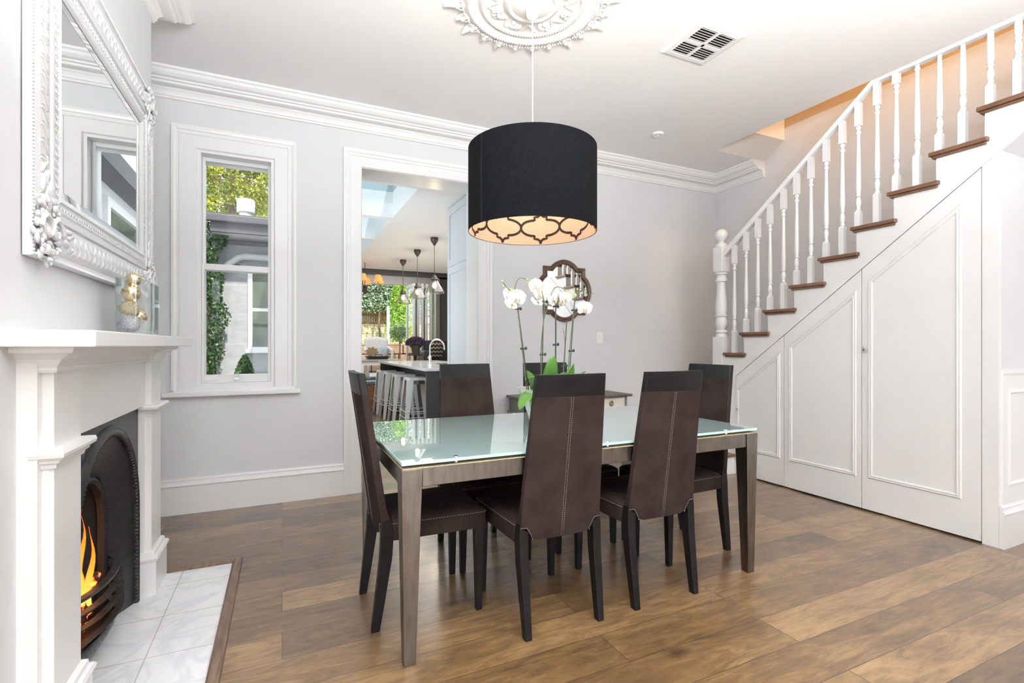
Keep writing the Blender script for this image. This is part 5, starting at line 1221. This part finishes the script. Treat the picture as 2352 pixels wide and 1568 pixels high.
b.build('stonework', M['rubble'], sw_, bevel=0.02)
MB().box((-3, 14.3, 1.20), (7, 14.65, 1.255)).build('coping', M['rubble'], sw_)
bw = MB().box((-3, 18.0, 1.2), (9, 18.4, 1.95)).build('sandstone_wall', M['sandstone']); tag(bw, 'cream sandstone block wall below the brown fence', 'stone wall')
fe = thing('timber_fence', 'brown stained timber fence on top of the sandstone wall', 'fence', (3, 18.2, 1.95))
for k in range(60):
    MB().box((1.2+k*0.06, 18.15, 1.95), (1.2+k*0.06+0.052, 18.18, 2.60)).build('paling', M['fence'], fe)
MB().box((1.2, 18.10, 2.25), (5, 18.15, 2.33)).box((1.2, 18.10, 1.95), (5, 18.15, 2.02)).build('rail', M['fence'], fe)
hd = thing('climbing_hedge', 'pale green and white variegated creeper hedge hanging over brown fence', 'hedge', (2.5, 17.7, 2.3))
leaves('foliage', M['varieg'], hd, 9000, lambda r: (r.uniform(1.0, 4.5), 17.6+r.uniform(-0.35, 0.5), 2.42+1.5*r.random()+0.12*sin(r.random()*6)), 0.042, 2)
MB().box((1.0, 17.75, 2.48), (4.6, 18.1, 3.9)).build('inner_growth', M['ivy'], hd)
MB().tube([(3.06, 17.3, 1.26), (3.02, 17.4, 2.0), (3.1, 17.6, 2.7)], 0.035, 8).build('trunk', M['trunk'], hd)
gp = MB().box((3.03, 15.98, 1.26), (3.11, 16.06, 2.45)).build('garden_post', M['outwhite'], bevel=0.005); tag(gp, 'white upright post in the garden between fence and conifer', 'post')
cn = thing('lime_conifer', 'tall bright lime green conifer seen through garden opening', 'conifer', (3.55, 16.3, 1.26))
def conef(r):
    z = r.random()**0.8; rad = 0.55*(1-z)**0.6*math.sqrt(r.random())+0.04; a = r.uniform(0, 2*pi)
    return (3.55+rad*cos(a), 16.4+rad*sin(a), 1.3+z*2.3)
leaves('foliage', M['lime'], cn, 6000, conef, 0.045, 3, 0.4)
MB().tube([(3.55, 16.4, 1.26), (3.55, 16.4, 3.0)], 0.06, 8).build('trunk', M['trunk'], cn)
tp = thing('topiary_tree', 'small round headed standard tree in front of the conifer', 'tree', (2.93, 13.6, 0.44))
leaves('foliage', M['sage'], tp, 1800, lambda r: (lambda v: (2.90+v.x*0.27, 13.6+v.y*0.27, 1.57+v.z*0.27))(Vector((r.gauss(0, 1), r.gauss(0, 1), r.gauss(0, 1))).normalized()*r.uniform(0.5, 1)), 0.025, 5)
MB().tube([(2.93, 13.6, 0.44), (2.92, 13.6, 1.0), (2.93, 13.6, 1.5)], 0.02, 7).build('trunk', M['trunk'], tp)
for k in range(4):
    bt = thing('background_tree', ['leafy lime tree behind the fence at the garden end', 'second leafy tree behind the garden fence', 'yellow green tree behind the neighbouring roof', 'dark green tree left behind the neighbouring roof'][k], 'tree', [(4.6, 20.5, 1.0), (2.5, 20.5, 1.0), (-0.9, 14.0, 0), (-2.2, 18.5, 0)][k], group='trees beyond the garden')
    c = Vector([(4.8, 20.5, 4.2), (2.0, 20.5, 4.6), (-1.1, 14.0, 5.7), (-1.6, 18.5, 7.0)][k]); sz = [(1.5, 1.2, 1.9), (1.6, 1.2, 1.6), (1.15, 0.9, 1.9), (1.7, 0.9, 2.4)][k]
    if k > 1: sz = (sz[0], sz[1], sz[2])
    rr = random.Random(20+k); cl = [(Vector((rr.uniform(-1, 1)*sz[0], rr.uniform(-1, 1)*sz[1], rr.uniform(-1, 1)*sz[2])), rr.uniform(0.25, 0.6)) for _ in range(34 if k < 2 else 60)]
    def tf(r, cl=cl, c=c):
        q, rad = r.choice(cl); v = Vector((r.gauss(0, 1), r.gauss(0, 1), r.gauss(0, 1))).normalized()*rad*r.uniform(0.6, 1.05); return c+q+v
    leaves('foliage', [M['lime'], M['treeleaf2'], M['treeleaf'], M['treeleaf2']][k], bt, 7000 if k < 2 else 20000, tf, 0.06 if k < 2 else (0.042 if k == 2 else 0.065), 30+k)
    b0 = bt.location; MB().tube([(b0.x, b0.y, b0.z), (c.x, c.y, c.z-sz[2]*0.5), (c.x+0.3, c.y, c.z+sz[2]*0.6)], [0.16, 0.1, 0.03], 8).tube([(c.x, c.y, c.z-sz[2]*0.5), (c.x-0.7, c.y, c.z+0.3)], [0.08, 0.02], 6).tube([(c.x, c.y, c.z-sz[2]*0.4), (c.x+0.9, c.y, c.z+0.2)], [0.07, 0.02], 6).build('trunk', M['trunk'], bt)

# ---------------------------------------------------------------- neighbouring house wing through the window
nh = thing('neighbouring_house', 'grey rendered house wing with charcoal eaves seen through the sash window', 'house', (-0.5, 7.6, 0))
MB().box((-3.5, 7.5, -0.1), (0.14, 7.7, 2.79)).build('rendered_wall', M['render'], nh)
MB().box((-0.80, 7.05, 2.60), (0.14, 7.10, 2.80)).build('fascia', M['fascia'], nh)
MB().box((-0.86, 6.98, 2.72), (0.14, 7.06, 2.805)).build('gutter', M['fascia'], nh, bevel=0.01)
MB().box((-0.80, 7.06, 2.60), (0.14, 7.5, 2.63)).build('eaves_soffit', M['pipe'], nh)
MB().box((-0.84, 7.06, 2.795), (0.14, 8.6, 2.835)).build('roof_sheet', M['fascia'], nh)
MB().tube([(-0.8, 7.42, 2.55), (0.13, 7.42, 2.55)], 0.03, 10).build('conduit', M['fascia'], nh)
MB().tube([(0.13, 7.40, 2.37), (-0.45, 7.40, 2.37), (-0.52, 7.40, 2.35), (-0.74, 7.40, 2.16), (-0.80, 7.40, 2.10), (-0.80, 7.40, 0)], 0.045, 12).build('downpipe', M['pipe'], nh)
nw_ = MB().sweep([(-0.36, 1.18), (-0.36, 2.20), (0.12, 2.20), (0.12, 1.18)], [(0, 0), (0, 0.03), (0.055, 0.03), (0.055, 0)], YP(7.5), closed=True, side=1).box((-0.44, 7.43, 1.10), (0.13, 7.5, 1.145)).build('window_frame', M['outwhite'], nh)
MB().box((-0.36, 7.485, 1.66), (0.12, 7.5, 1.70)).build('window_bar', M['outwhite'], nw_)
MB().box((-0.36, 7.49, 1.18), (0.12, 7.498, 2.20)).build('pane', M['darkpane'], nw_)
cw = thing('chimney_cowl', 'round white flue cowl on the neighbouring roof', 'chimney', (-0.44, 7.6, 2.83))
MB().lathe([(0.075, 2.83), (0.075, 2.97)], (-0.44, 7.5, 0), 20).build('flue', M['outwhite'], cw)
MB().lathe([(0.10, 2.965), (0.108, 2.975), (0.108, 3.13), (0.10, 3.14), (0.001, 3.145)], (-0.44, 7.5, 0), 28).build('cap', M['outwhite'], cw)
iv = thing('climbing_ivy', 'tall dark green climbing ivy column left in the window view', 'climbing plant', (-0.86, 7.2, 0))
def ivf(r):
    z = r.uniform(0.0, 2.75); w = 0.21+0.04*sin(z*5)+0.03*sin(z*13); a = r.uniform(0, 2*pi); q = r.random()**0.4
    return (-0.90+w*q*cos(a)*1.1, 7.28+0.14*q*sin(a), z)
leaves('foliage', M['ivy'], iv, 6500, ivf, 0.026, 11, 0.6)
MB().tube([(-0.90, 7.3, 0), (-0.88, 7.3, 1.2), (-0.91, 7.3, 2.5)], 0.05, 8).build('stem', M['trunk'], iv)
sb = thing('conifer_shrub', 'small pointed green conifer at the bottom of the window view', 'shrub', (-0.44, 6.9, 0))
def sbf(r):
    z = r.random(); rad = 0.19*(1-z)**0.7*math.sqrt(r.random())+0.01; a = r.uniform(0, 2*pi)
    return (-0.42+rad*cos(a), 6.95+rad*sin(a), 0.55+z*0.53)
leaves('foliage', M['shrub'], sb, 3500, sbf, 0.018, 12, 0.5)
MB().tube([(-0.42, 6.95, 0), (-0.42, 6.95, 0.9)], 0.02, 7).build('trunk', M['trunk'], sb)
# kitchen flank seen in the mantel mirror
struct('trim_7', MB().box((-0.04, 4.49, 2.62), (0.15, 7.0, 2.72)).box((-0.06, 4.49, 2.60), (-0.02, 7.0, 2.76)), M['fascia'])
b = MB().sweep([(5.45, 0.8), (5.45, 2.42), (6.55, 2.42), (6.55, 0.8)], [(0, 0), (0, 0.04), (0.08, 0.04), (0.08, 0)], XP(0.15), closed=True, side=1)
struct('window_3', b, M['outwhite'])
struct('window_4', MB().box((0.145, 5.45, 0.8), (0.149, 6.55, 2.42)), M['darkpane'])
